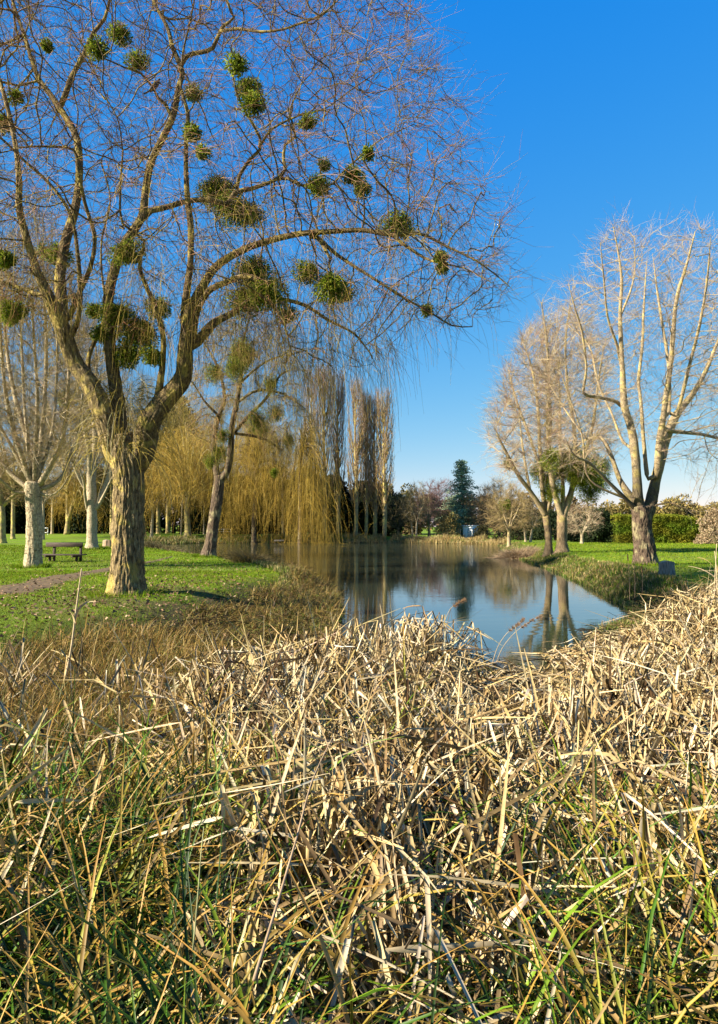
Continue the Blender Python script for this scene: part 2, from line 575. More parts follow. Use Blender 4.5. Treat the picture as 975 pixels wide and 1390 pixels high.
def radii(sk, r0, ex=2.2):
    n = len(sk.p)
    acc = np.zeros(n); nc = np.zeros(n, int)
    par = np.array(sk.par); tr = np.array(sk.traced, bool); r = np.array(sk.r, float)
    for i in range(n - 1, -1, -1):
        if not tr[i]:
            r[i] = r0 if nc[i] == 0 else acc[i] ** (1 / ex)
        if par[i] >= 0:
            acc[par[i]] += r[i] ** ex if not tr[i] else 0
            nc[par[i]] += 1
    for i in range(n):
        if not tr[i] and par[i] >= 0:
            r[i] = min(r[i], r[par[i]] * (0.75 if tr[par[i]] else 1.0))
    sk.r = r.tolist()
    return r


def chains(sk, only_new=True):
    n = len(sk.p)
    kids = [[] for _ in range(n)]
    for i, q in enumerate(sk.par):
        if q >= 0 and not (only_new and sk.traced[i]): kids[q].append(i)
    r = sk.r; out = []
    starts = []
    for i in range(n):
        if only_new and sk.traced[i]:
            starts += [(i, k) for k in kids[i]]
    while starts:
        p0, k = starts.pop()
        ch = [p0, k]
        while kids[k]:
            ks = sorted(kids[k], key=lambda j: -r[j])
            starts += [(k, j) for j in ks[1:]]
            k = ks[0]; ch.append(k)
        out.append(ch)
    return out


def sweep(rng, P0, D0, L, r0, r1, K=6, droop=0.1, jit=0.15):
    """N curving twigs. droop: pull down per segment (scalar or N)"""
    N = len(P0)
    P = np.empty((N, K, 3)); P[:, 0] = P0
    D = nrm(D0); L = np.broadcast_to(L, N); droop = np.broadcast_to(droop, N)
    for k in range(1, K):
        D = nrm(D + np.stack([np.zeros(N), np.zeros(N), -droop], 1) + rng.normal(size=(N, 3)) * jit)
        P[:, k] = P[:, k - 1] + D * (L / (K - 1))[:, None]
    R = np.linspace(1, 0, K)[None] * (np.broadcast_to(r0, N) - np.broadcast_to(r1, N))[:, None] + np.broadcast_to(r1, N)[:, None]
    return P, R


def pts_in_poly(rng, poly, n):
    poly = np.asarray(poly, float)
    lo, hi = poly.min(0), poly.max(0)
    out = []
    tot = 0
    while tot < n:
        q = rng.uniform(lo, hi, (n * 2, 2))
        q = q[inside(poly, q[:, 0], q[:, 1])]
        out.append(q); tot += len(q)
    return np.concatenate(out)[:n]


def crown_points(rng, poly, Yc, depth, n, near=None):
    """points through the volume of a crown whose outline seen from the pond side is poly; thickness rounds off towards the edge"""
    q = pts_in_poly(rng, poly, n)
    d = -sdist(np.asarray(poly, float), q[:, 0], q[:, 1])
    full = np.percentile(d, 92)
    th = depth * np.sqrt(np.clip(1 - (1 - np.clip(d / full, 0, 1)) ** 2, 0.03, 1))
    Y = Yc + rng.uniform(-1, 1, n) * th
    x = (q[:, 0] - CX) / F; y = (CY - q[:, 1]) / F
    dy = CP - y * SP; dz = SP + y * CP
    k = Y / dy
    return np.stack([x * k, Y, EYE + dz * k], 1)


def mistletoe(parent, c, rad, rng, n=None, shade=0.0, flat=0.85):
    mb = MB()
    n = n or int(2700 * (rad / 0.5) ** 1.7) + 200
    d = nrm(rng.normal(size=(n, 3)))
    # uneven ball: a few lobes
    lob = nrm(rng.normal(size=(7, 3))); am = rng.uniform(0.55, 1.15, 7)
    rr = (np.maximum((d @ lob.T), 0) ** 2 * am).max(1) * 0.6 + 0.5
    u = rng.uniform(0, 1, n) ** 0.55
    P = c + d * (u * rr * rad)[:, None] * [1, 1, flat]
    P[:, 2] -= 0.12 * rad
    D = d + rng.normal(size=(n, 3)) * 0.7 + np.array([0, 0, -0.35])
    col = pick(rng, n, [(0.28, 0.38, 0.025), (0.42, 0.48, 0.04), (0.12, 0.18, 0.018), (0.55, 0.52, 0.08)], [4, 3.5, 2.5, 1.3], 0.18)
    sc = max(0.055, rad * 0.09, 1.5 * c[1] / F)
    leaves(mb, P, D, sc * rng.uniform(0.7, 1.5, n), sc * 0.5, col, rng)
    ns = int(n * 0.12)
    P0 = np.repeat(c[None], ns, 0); D0 = nrm(rng.normal(size=(ns, 3)))
    SP_, SR = sweep(rng, P0, D0, rad * rng.uniform(0.5, 1.0, ns), 0.006, 0.002, 4, 0.05, 0.2)
    strands(mb, SP_, SR, pick(rng, ns, [(0.15, 0.15, 0.04)], [1]))
    return mb.build('mistletoe', M_LEAF, parent, smooth=False)


RED = [(0.46, 0.20, 0.10), (0.60, 0.35, 0.16), (0.18, 0.09, 0.05), (0.60, 0.38, 0.22)]


def dress(sk, root, rng, r0, bark_m, twig_cols, twig_w, n_tw, tw_len, tw_r, droop=0.08, second=1.5, up=0.3, thick=None, hang=None, tubes_min=0.0, tw_thr=None, outward=0.5):
    """branches and twigs on a grown skeleton"""
    r = radii(sk, r0)
    pos = np.array(sk.p); par = np.array(sk.par); tr = np.array(sk.traced, bool)
    mb = MB()
    for ch in chains(sk):
        P = pos[ch]; R = r[ch].copy(); R[0] = min(R[0], R[1] * 1.15)
        if len(P) > 2:   # soften the zig-zag
            P = P.copy(); P[1:-1] = 0.25 * P[:-2] + 0.5 * P[1:-1] + 0.25 * P[2:]
        S = 7 if R[1] > 0.03 else (5 if R[1] > 0.012 else 3)
        if S > 3:
            P, R = spline(P, R, max(0.12, np.linalg.norm(P[1] - P[0]) * 0.55))
        tube(mb, P, R, S, caps=False, lump=0.06 if S > 3 else 0)
    if mb.n: mb.build('branches', bark_m, root)
    # twigs
    thr = tw_thr or r0 * 4.5
    ids = np.nonzero((~tr | (r < thr)) & (r < thr) & (par >= 0))[0]
    if len(ids) == 0: return
    ids = rng.choice(ids, n_tw)
    c = pos.mean(0)
    bd = nrm(pos[ids] - pos[par[ids]])
    out = nrm(pos[ids] - c)
    D0 = bd * 0.9 + rng.normal(size=(n_tw, 3)) * 0.6 + out * outward + UP * up
    f = rng.uniform(0, 1, n_tw)[:, None]
    P0 = pos[ids] * (1 - f) + pos[par[ids]] * f
    L = tw_len * rng.uniform(0.35, 1.25, n_tw)
    dr = np.full(n_tw, droop) if np.isscalar(droop) else droop(P0)
    tp, trr = sweep(rng, P0, D0, L, tw_r, tw_r * 0.4, 6, dr, 0.13)
    tm = MB()
    strands(tm, tp, trr, pick(rng, n_tw, twig_cols, twig_w))
    n2 = int(n_tw * second)
    if n2:
        i = rng.integers(0, n_tw, n2); k = rng.integers(1, 5, n2)
        P0 = tp[i, k]; bd = nrm(tp[i, k + 1] - tp[i, k])
        D0 = bd + rng.normal(size=(n2, 3)) * 0.5
        sp, sr = sweep(rng, P0, D0, L[i] * rng.uniform(0.25, 0.7, n2), tw_r * 0.6, tw_r * 0.3, 4, dr[i] * 1.2, 0.15)
        strands(tm, sp, sr, pick(rng, n2, twig_cols, twig_w))
    if hang:
        nh, hl, hcols, hw, sel = hang
        cand = sel(pos, r)
        i = rng.choice(cand, nh)
        f = rng.uniform(0, 1, nh)[:, None]
        P0 = pos[i] * (1 - f) + pos[par[i]] * f + rng.normal(size=(nh, 3)) * 0.12
        D0 = nrm(rng.normal(size=(nh, 3)) * [1, 1, 0.4] + nrm(pos[i] - c) * 0.5)
        hp, hr = sweep(rng, P0, D0, hl * rng.uniform(0.3, 1.2, nh), tw_r * 0.8, tw_r * 0.4, 9, 0.45, 0.05)
        hp[..., 2] = np.maximum(hp[..., 2], 0.1)
        strands(tm, hp, hr, pick(rng, nh, hcols, hw))
    tm.build('twigs', M_TWIG, root)


def near_node(sk, u, v):
    """skeleton node seen closest to pixel u,v"""
    P = np.array(sk.p)
    d = P - np.array([0, 0, EYE])
    fw = d[:, 1] * CP + d[:, 2] * SP
    uy = -d[:, 1] * SP + d[:, 2] * CP
    uu = CX + F * d[:, 0] / fw; vv = CY - F * uy / fw
    k = np.argmin((uu - u) ** 2 + (vv - v) ** 2)
    return P[k]


def trace(pts, Y0, Y1, wpx0=None):
    """pts: list of (u, v, width px); depth runs from Y0 to Y1 along the limb"""
    n = len(pts)
    P = []; R = []
    for k, (u, v, w) in enumerate(pts):
        Y = Y0 + (Y1 - Y0) * (k / (n - 1)) ** 1.2
        P.append(W(u, v, Y)); R.append(w * Y / F / 2)
    return P, R


def furrowed(mb, P, R, S=120, amp=0.022, flare=0.35, f=6.5, col=(1, 1, 1), flare_h=0.7):
    """trunk with real bark ridges, root flare and lumps"""
    P, R = spline(P, R, 0.045)
    K = len(P)
    T = nrm(np.gradient(P, axis=0))
    a = nrm(np.cross(T[0], [0.21, 0.97, 0.13])); A = np.empty_like(P)
    for k in range(K):
        a = a - T[k] * np.dot(a, T[k]); a /= np.linalg.norm(a); A[k] = a
    B = np.cross(T, A)
    ang = np.arange(S) * 2 * np.pi / S
    z0 = P[0, 2]
    D = np.zeros((K, S))
    for k in range(K):
        z = P[k, 2]
        for j in range(S):
            ca, sa = math.cos(ang[j]), math.sin(ang[j])
            w = mnoise.noise(Vector((ca * 2.3, sa * 2.3, z * 1.8)))
            q = Vector((ca * f + w * 1.3, sa * f + w, z * 2.7 + w * 2))
            n1 = mnoise.noise(q); n2 = mnoise.noise(q * 2.1)
            D[k, j] = amp * min(1.0, R[k] / 0.16) * (1.0 - 3.2 * abs(n1) + 0.7 * n2) + 0.05 * R[k] * 2 * w
    fl = np.exp(-(P[:, 2] - z0) / (flare_h * 0.33)) * flare
    root_l = 1 + fl[:, None] * (0.75 + 0.4 * np.sin(ang * 5 + 0.7) + 0.25 * np.sin(ang * 3 + 2))[None]
    rr = R[:, None] * root_l + D
    V = P[:, None] + rr[:, :, None] * (np.cos(ang)[None, :, None] * A[:, None] + np.sin(ang)[None, :, None] * B[:, None])
    idx = np.arange(K * S).reshape(K, S)
    q = np.stack([idx[:-1], np.roll(idx[:-1], -1, 1), np.roll(idx[1:], -1, 1), idx[1:]], -1)
    V = np.concatenate([V.reshape(-1, 3), P[-1:] + T[-1:] * R[-1] * 0.3])
    l = idx[-1]
    t = np.stack([l, np.roll(l, -1), np.full(S, K * S)], -1)
    mb.add(V, q, t, col)


# ================================================================== 1. the big willow full of mistletoe
rng = np.random.default_rng(11)
Yt = 15.6
base = G(172, 802, -0.02)
root = thing('willow_tree', base, 'big bare willow hung with mistletoe balls, furrowed trunk beside the dirt path', 'tree')
sk = Skel()
TP = [W(173, 808, Yt), W(173, 780, Yt), W(173, 740, Yt), W(174, 700, Yt), W(175, 660, Yt), W(172, 625, Yt), W(165, 592, Yt)]
TR = [w * Yt / F / 2 for w in (44, 41, 39.5, 38.5, 39, 41, 34)]
mb = MB(); furrowed(mb, TP, TR, 150, 0.024, 0.35, 8.5); mb.build('trunk', M_TRUNK, root)
sk.limb(TP[:-1], TR[:-1])
limbs = [  # (points u, v, width px), depth at start, depth at end
    ([(165, 632, 34), (150, 582, 30), (130, 540, 27), (105, 490, 24), (85, 450, 23), (70, 415, 21), (60, 397, 16), (50, 350, 13), (40, 312, 12), (30, 271, 11), (23, 221, 9), (5, 131, 7), (-20, 60, 5)], Yt, 14.2),
    ([(80, 440, 18), (84, 400, 15), (86, 362, 14), (98, 300, 13), (104, 250, 12), (103, 191, 11), (75, 141, 10), (50, 100, 8), (38, 60, 6), (15, 0, 5), (0, -60, 4)], 15.4, 17.2),
    ([(80, 150, 8), (95, 108, 8), (113, 72, 8), (125, 48, 7), (140, 28, 6), (153, 0, 5), (160, -50, 4)], 16.6, 15.8),
    ([(95, 430, 8), (108, 400, 8), (124, 365, 7), (128, 322, 7), (120, 281, 6), (108, 236, 6), (96, 200, 5), (60, 205, 4), (20, 200, 3)], 15.3, 13.5),
    ([(92, 465, 9), (106, 440, 8), (108, 402, 7), (108, 352, 7), (95, 296, 6), (65, 251, 6), (30, 216, 5), (0, 181, 4), (-40, 160, 3)], 15.3, 14.0),
    ([(66, 405, 9), (35, 395, 7), (0, 386, 6), (-50, 370, 4)], 15.2, 16.8),
    ([(186, 640, 34), (192, 612, 33), (203, 576, 31), (223, 545, 28), (245, 515, 25), (253, 485, 22), (251, 455, 20), (257, 422, 16), (266, 402, 14), (286, 372, 13), (322, 342, 12), (352, 329, 11), (392, 322, 10), (427, 322, 9), (452, 317, 8.5), (490, 315, 8), (516, 316, 8), (539, 322, 8), (571, 320, 5), (616, 339, 4), (656, 361, 2.5), (690, 392, 1.5)], Yt, 13.6),
    ([(536, 320, 6), (548, 332, 5), (570, 353, 4.5), (598, 360, 3.5), (630, 366, 2.5), (665, 380, 1.5)], 13.9, 12.6),
    ([(430, 322, 7), (446, 336, 6), (467, 355, 5.5), (503, 380, 5), (543, 402, 4.5), (580, 422, 4), (616, 437, 3), (640, 440, 2)], 14.6, 14.9),
    ([(434, 326, 5), (446, 345, 4.5), (449, 361, 4), (452, 385, 3)], 14.6, 14.2),
    ([(170, 615, 22), (163, 590, 20), (160, 540, 18), (152, 490, 17), (147, 440, 16), (150, 405, 15), (162, 360, 14), (176, 322, 13), (190, 285, 12), (199, 251, 12), (208, 220, 12), (216, 191, 11), (227, 168, 11), (236, 145, 10), (243, 120, 9), (243, 98, 9), (238, 75, 8), (230, 50, 7), (221, 25, 6), (206, 0, 5), (190, -50, 4)], Yt, 16.8),
    ([(243, 98, 7), (256, 84, 7), (271, 74, 7), (288, 58, 7), (302, 40, 6), (312, 18, 5), (314, 0, 5), (318, -50, 3.5)], 16.5, 15.4),
    ([(300, 42, 5), (322, 38, 5), (352, 45, 4.5), (380, 40, 4), (402, 35, 4), (437, 18, 3), (470, -10, 2)], 15.9, 14.8),
    ([(233, 158, 6), (222, 146, 5.5), (216, 131, 5), (206, 118, 4.5), (190, 97, 4), (168, 90, 3.5), (150, 85, 3), (125, 78, 2.5)], 16.4, 15.2),
    ([(251, 470, 14), (252, 417, 11), (256, 352, 10), (260, 310, 10), (258, 260, 9), (254, 201, 8), (250, 160, 7), (248, 120, 5), (252, 70, 4), (262, 20, 3), (270, -40, 2)], 15.6, 14.3),
    ([(253, 478, 18), (264, 462, 14), (280, 445, 12), (298, 432, 11), (320, 417, 9), (345, 407, 8), (380, 405, 7), (410, 412, 6), (430, 425, 5.5), (460, 443, 4.5), (490, 462, 3), (510, 490, 2)], Yt, 17.6),
    ([(176, 330, 9), (190, 305, 9), (205, 290, 9), (221, 281, 9), (261, 271, 8.5), (290, 276, 8.5), (306, 278, 8.5), (322, 261, 8), (340, 254, 8), (356, 250, 7.5), (374, 243, 7), (386, 232, 6.5), (388, 215, 6), (388, 200, 5), (398, 186, 5), (402, 170, 4), (396, 148, 3.5), (405, 120, 2.5)], 16.2, 17.6),
    ([(374, 243, 5), (390, 244, 5), (410, 252, 4.5), (435, 256, 4), (450, 248, 4), (462, 236, 3.5), (490, 208, 3), (520, 190, 2), (560, 170, 1.5)], 17.2, 16.2),
    ([(322, 261, 6), (328, 238, 6), (342, 214, 5.5), (352, 200, 5), (350, 185, 5), (342, 168, 4.5), (330, 140, 4), (322, 110, 3.5), (325, 70, 3)], 16.8, 15.2),
    ([(352, 200, 4), (375, 180, 3.5), (400, 160, 3), (440, 150, 2.5), (480, 120, 2), (520, 100, 1.5)], 16.2, 14.4),
    ([(262, 455, 12), (268, 425, 11), (283, 398, 10), (305, 378, 9), (330, 372, 8), (352, 382, 6), (372, 405, 5), (385, 440, 4), (400, 480, 3)], 15.6, 13.6),
    ([(205, 575, 12), (214, 540, 11), (221, 500, 10), (219, 455, 9), (209, 410, 8), (196, 365, 7), (188, 330, 6), (170, 300, 5), (160, 260, 4), (165, 210, 3)], 15.6, 13.4),
    ([(128, 535, 10), (118, 500, 8), (128, 470, 7), (142, 440, 6), (150, 415, 5), (138, 380, 4), (140, 330, 3.5), (146, 270, 3), (138, 220, 2.5)], 15.7, 17.2),
]
for pts, Y0, Y1 in limbs:
    P, R = trace(pts, Y0, Y1)
    q = rng.normal(size=(len(P), 3)) * 0.045
    q[0] = 0
    P = [a + b for a, b in zip(P, q)]
    R = [q * (1 - .22 * min(1, 2.0 * i_ / len(R))) for i_, q in enumerate(R)]
    P, R = sk.limb(P, R, 0.22)
    mb = MB()
    if R[0] > 0.13:
        furrowed(mb, P[::3] if (len(P) - 1) % 3 == 0 else np.concatenate([P[::3], P[-1:]]), R[::3] if (len(R) - 1) % 3 == 0 else np.concatenate([R[::3], R[-1:]]), 64, 0.014, 0.0, 6.0)
    else:
        tube(mb, P, R * 0.98, 20 if R[0] > 0.1 else 10, lump=0.13)
    mb.build('limb', M_TRUNK if (R[0] > 0.2 and P[-1][0] < -5.5) else M_LIMB, root)  # left limb takes the lighter trunk bark as sunlit; shade darkens the others' colour
crown_poly = [(-330, 120), (-260, -120), (-60, -260), (200, -300), (420, -220), (545, -60), (600, 60), (632, 140), (648, 215), (672, 270), (700, 310), (704, 360), (690, 400), (640, 440), (560, 452), (520, 500), (430, 520), (360, 480), (300, 455), (190, 470), (150, 400), (60, 440), (-120, 420), (-300, 300)]
att = crown_points(rng, crown_poly, 15.6, 4.6, 8200)
grow(sk, att, rng, 0.20, 3.0, 0.27, 85, (0.0, 0, 0.05), 0.42, 24000)
up_y = lambda P0: np.clip(0.20 - (P0[:, 2] - 4) * 0.04, -0.02, 0.20) * np.clip(1.2 - (P0[:, 0] + 1.0) * 0.28, 0.25, 1)


def low_nodes(pos, r):
    par_ok = (r < 0.03) & (pos[:, 2] < 8.0)
    w = np.nonzero(par_ok)[0]
    k = rng.uniform(0, 1, len(w)) < np.clip((8.2 - pos[w, 2]) / 4.5, 0.05, 1) * np.clip(1.0 - (pos[w, 0] + 0.2) * 0.5, 0.10, 1)
    w = w[k]
    return w[w > 0]


GOLD = [(0.48, 0.36, 0.07), (0.30, 0.23, 0.05), (0.56, 0.42, 0.10), (0.16, 0.12, 0.035)]
dress(sk, root, rng, 0.0066, M_LIMB, RED + GOLD[:2], [3, 4, 3, 3.5, 2, 2.5], 16500, 0.9, 0.0047, up_y, 1.4, 0.15,
      hang=(1700, 1.9, GOLD, [3, 3, 2, 2], low_nodes))
for (u, v, rp) in [(163, 45, 16), (133, 65, 15), (187, 82, 16), (262, 125, 14), (323, 85, 15), (338, 118, 20), (344, 140, 18), (260, 178, 13), (296, 258, 30), (318, 283, 26),
                   (340, 288, 20), (275, 207, 10), (432, 250, 17), (480, 238, 15), (492, 255, 13), (418, 165, 13), (541, 303, 23), (598, 347, 8), (600, 362, 9), (580, 420, 9),
                   (345, 368, 30), (362, 395, 28), (418, 368, 19), (450, 385, 22), (465, 398, 16), (160, 424, 24), (190, 448, 33), (216, 416, 18), (142, 452, 17), (172, 480, 22), (207, 482, 15), (172, 340, 22),
                   (80, 345, 17), (5, 165, 14), (8, 350, 16), (18, 420, 18), (500, 207, 9), (440, 224, 10), (64, 62, 9), (335, 405, 26), (128, 420, 12), (22, 130, 10), (390, 425, 14)]:
    c = near_node(sk, u, v); c = W(u, v, c[1])
    mistletoe(root, c, rp * 1.18 * c[1] / F, rng)
# matted hanging stems and moss round the fork of the trunk
mb = MB()
n = 260
a = rng.uniform(0, 2 * np.pi, n)
P0 = np.array([W(168, rng.uniform(520, 620), Yt) for _ in range(n)]) + np.stack([np.cos(a), np.sin(a), 0 * a], 1) * rng.uniform(0.2, 0.45, n)[:, None]
D0 = np.stack([np.cos(a), np.sin(a), rng.uniform(0.2, 1.4, n)], 1)
hp, hr = sweep(rng, P0, D0, rng.uniform(0.5, 1.9, n), 0.006, 0.003, 9, 0.38, 0.12)
strands(mb, hp, hr, pick(rng, n, GOLD + [(0.5, 0.42, 0.22)], [2, 2, 2, 1, 2]))
mb.build('shoots', M_TWIG, root)

# wood pigeon sitting in the upper crown
c = near_node(sk, 208, 118); bc = W(210, 113, c[1]) + np.array([0, -0.05, 0.0])
bird = thing('pigeon', bc, 'dark pigeon perched high in the big willow, tail pointing down to the left', 'bird')
q_ = lambda u, v: W(u, v, bc[1])
mb = MB()
P, R = spline([q_(203.5, 125), q_(206, 122), q_(209, 118), q_(212, 114.5), q_(214.2, 111.5), q_(215.4, 109.2), q_(216.6, 107.6), q_(217.6, 107.2)],
              [0.012, 0.040, 0.062, 0.066, 0.05, 0.032, 0.028, 0.012], 0.015)
tube(mb, P, R, 16)
mb.build('body', plain('pigeon_feathers', (0.035, 0.035, 0.045), (0.11, 0.09, 0.10), 30, 0.6), bird)
mb = MB(); ribbons(mb, np.array([[q_(205, 122), q_(200, 125.5), q_(195, 127.5)]]) + 0, np.array([[0.05, 0.06, 0.075]]), np.array([[0.05, 0.05, 0.06]]), rng, 0.15, np.array([[0, 0, 1.0]]))
mb.build('tail', M_LITTER, bird)
for sgn in (-1, 1):
    mb = MB(); P, R = spline([q_(213.5, 112) + [0, sgn * 0.045, 0], q_(209.5, 117) + [0, sgn * 0.06, 0], q_(203, 123.5) + [0, sgn * 0.03, 0]], [0.02, 0.035, 0.006], 0.02)
    tube(mb, P, R, 10); mb.build('wing', plain('pigeon_wing', (0.06, 0.06, 0.075), (0.14, 0.12, 0.13), 40, 0.6), bird)
mb = MB(); tube(mb, [q_(217.4, 107.3), q_(219.3, 108)], [0.008, 0.002], 6); mb.build('beak', plain('beak_horn', (0.3, 0.12, 0.04), (0.35, 0.16, 0.05)), bird)
for sgn in (-1, 1):
    mb = MB(); tube(mb, [q_(210.5, 117.5) + [0, sgn * 0.02, 0], q_(210, 121) + [0, sgn * 0.02, 0]], [0.008, 0.006], 6); mb.build('leg', plain('bird_leg', (0.25, 0.08, 0.06), (0.3, 0.1, 0.07)), bird)


# ================================================================== generic traced tree
def bare_tree(name, label, u, v, Y, trunk, limbs, poly, depth, natt, bark_m, seed, step=0.3, infl=3.0, kill=0.5, r0=0.01, cols=RED, wts=(1, 1, 1, 1), n_tw=3000, tw_len=0.9,
              tw_r=0.005, droop=0.03, up=0.4, bias=(0, 0, 0.25), mist=(), cat='tree', group=None, hang=None, trunk_amp=0.012, tmat=None, second=1.3, outward=0.4, z=None, maxn=6000, rmax=None):
    rng = np.random.default_rng(seed)
    d0 = ray(u, v); x = d0[0] / d0[1] * Y
    zb = hz(x, Y) if z is None else z
    root = thing(name, (x, Y, zb), label, cat, group)
    sk = Skel()
    TP, TR = trace(trunk, Y, Y)
    TP[0] = np.array([x, Y, zb - 0.1])
    mb = MB()
    if TR[0] * F / Y > 9:
        furrowed(mb, TP, TR, 72 if TR[0] * F / Y < 12 else 90, trunk_amp, 0.22, 5.0)
    else:
        P, R = spline(TP, TR, 0.15); R = R * (1 + 0.3 * np.exp(-(P[:, 2] - zb) / 0.3)); tube(mb, P, R, 14, lump=0.08)
    mb.build('trunk', tmat or bark_m, root)
    sk.limb(TP, TR, 0.3)
    mb = MB()
    for li in limbs:
        pts, dy = li
        P, R = trace(pts, Y, Y + dy)
        R[-1] *= 0.45
        P, R = sk.limb(P, R, 0.3)
        cl = (1, 1, 1)
        if tmat is M_DARKBARK and bark_m is M_POPBARK:      # old dark bark climbs a little way into the limbs
            cl = np.repeat((0.32 + 0.68 * sm((P[:, 2] - TP[-1][2] - 0.1 + 0.35 * np.sin(P[:, 0] * 9)) / 1.9))[:, None], 3, 1)
        tube(mb, P, R, 12, cl, lump=0.09)
    if mb.n: mb.build('limbs', bark_m, root)
    att = crown_points(rng, poly, Y, depth, natt)
    grow(sk, att, rng, step, infl, kill, 60, bias, 0.22, maxn, rmax)
    dress(sk, root, rng, r0, bark_m, cols, list(wts), n_tw, tw_len, tw_r, droop, second, up, hang=hang, outward=outward)
    for (mu, mv, rp) in mist:
        c = near_node(sk, mu, mv); c = W(mu, mv, c[1])
        mistletoe(root, c, rp * (1.3 if Y > 40 else 1.1) * c[1] / F, rng, n=int(900 + rp * rp * 8), flat=1.15)
    return root, sk


PALE = [(0.72, 0.60, 0.40), (0.60, 0.46, 0.27), (0.38, 0.26, 0.14), (0.52, 0.34, 0.22)]
YEL = [(0.48, 0.36, 0.11), (0.38, 0.28, 0.09), (0.26, 0.18, 0.07), (0.46, 0.32, 0.15)]

# 2. white-barked pollard beside the bench
bare_tree('pollard_tree', 'white-barked pollard with many upright branches, standing at the left end of the bench', 45, 771, 26.0,
          [(45, 773, 23), (46, 740, 20), (47, 710, 20), (46, 685, 20), (45, 664, 22), (46, 655, 20)],
          [([(44, 660, 7.0), (30, 620, 7.0), (15, 570, 6.2), (6, 520, 4.7), (0, 440, 3.1), (-4, 380, 1.6)], -1.5), ([(46, 656, 7.8), (38, 600, 7.0), (22, 545, 6.2), (10, 480, 4.7), (4, 410, 3.1), (0, 350, 1.6)], 1.5),
           ([(50, 658, 7.8), (56, 600, 7.0), (61, 540, 5.5), (63, 470, 4.7), (60, 400, 3.1), (58, 330, 1.6)], 0.8), ([(54, 658, 9.4), (75, 620, 7.0), (88, 580, 5.5), (93, 520, 4.7), (96, 450, 3.1), (98, 400, 1.6)], -1.0),
           ([(40, 664, 6.2), (12, 640, 5.5), (-20, 600, 3.9), (-45, 540, 2.3)], 0.5), ([(54, 664, 7.0), (82, 650, 4.7), (100, 605, 3.9), (110, 555, 3.1), (113, 500, 1.6)], 1.6), ([(47, 656, 7.0), (49, 600, 6.2), (51, 540, 4.7), (47, 470, 3.9), (42, 400, 2.3)], -1.8),
           ([(48, 656, 5.5), (68, 600, 4.7), (76, 540, 3.9), (78, 470, 3.1), (80, 410, 1.6)], 2.0), ([(42, 656, 5.5), (18, 610, 4.7), (-8, 560, 3.9), (-22, 490, 2.3)], -0.5), ([(40, 668, 4.7), (20, 668, 3.9), (0, 650, 3.1), (-30, 640, 2.3)], -1.5),
           ([(54, 670, 3.9), (70, 672, 3.1), (84, 662, 2.3), (96, 640, 1.6)], -0.8), ([(46, 656, 4.7), (34, 560, 3.9), (30, 480, 3.1), (26, 400, 1.6)], 1.0)],
          [(-60, 650), (-70, 540), (-40, 400), (0, 320), (60, 290), (100, 360), (125, 480), (125, 560), (100, 640), (50, 640)], 3.4, 2600, M_WHITE, 21,
          cols=PALE + YEL, wts=(2, 2, 1, 1, 2, 2, 1, 2), n_tw=7500, tw_len=1.0, tw_r=0.006, kill=0.36, r0=0.009, bias=(0, 0, 0.5), up=0.6, mist=[(14, 430, 12.5), (60, 340, 10.9)])

# 3. second pale trunk
bare_tree('forked_tree', 'pale tree with straight trunk forking low, behind the right end of the bench', 125, 746, 50.0,
          [(126, 747, 16), (125, 720, 13.5), (125, 690, 13), (124, 660, 13), (122, 640, 11)],
          [([(123, 650, 9), (121, 610, 8), (114, 575, 6), (108, 540, 5), (100, 490, 3)], -2), ([(125, 655, 9), (129, 610, 8), (128, 560, 6), (131, 500, 4), (128, 440, 2)], 2), ([(129, 690, 8), (138, 672, 7), (150, 640, 6), (160, 600, 4), (168, 560, 2)], 1),
           ([(120, 668, 5), (108, 650, 4), (96, 620, 3), (86, 590, 2)], -1), ([(120, 695, 4), (116, 675, 4), (114, 655, 3), (106, 630, 2)], -2), ([(132, 690, 5), (146, 662, 3), (156, 640, 2)], -1)],
          [(70, 640), (60, 560), (75, 470), (110, 410), (150, 430), (185, 520), (185, 600), (150, 640)], 5, 700, M_WHITE, 22, cols=YEL + PALE, wts=(2, 2, 2, 1, 1, 1, 1, 1), n_tw=4200, tw_len=1.7, tw_r=0.009, kill=0.8, r0=0.014, step=0.45, infl=5, mist=[(88, 540, 10)])

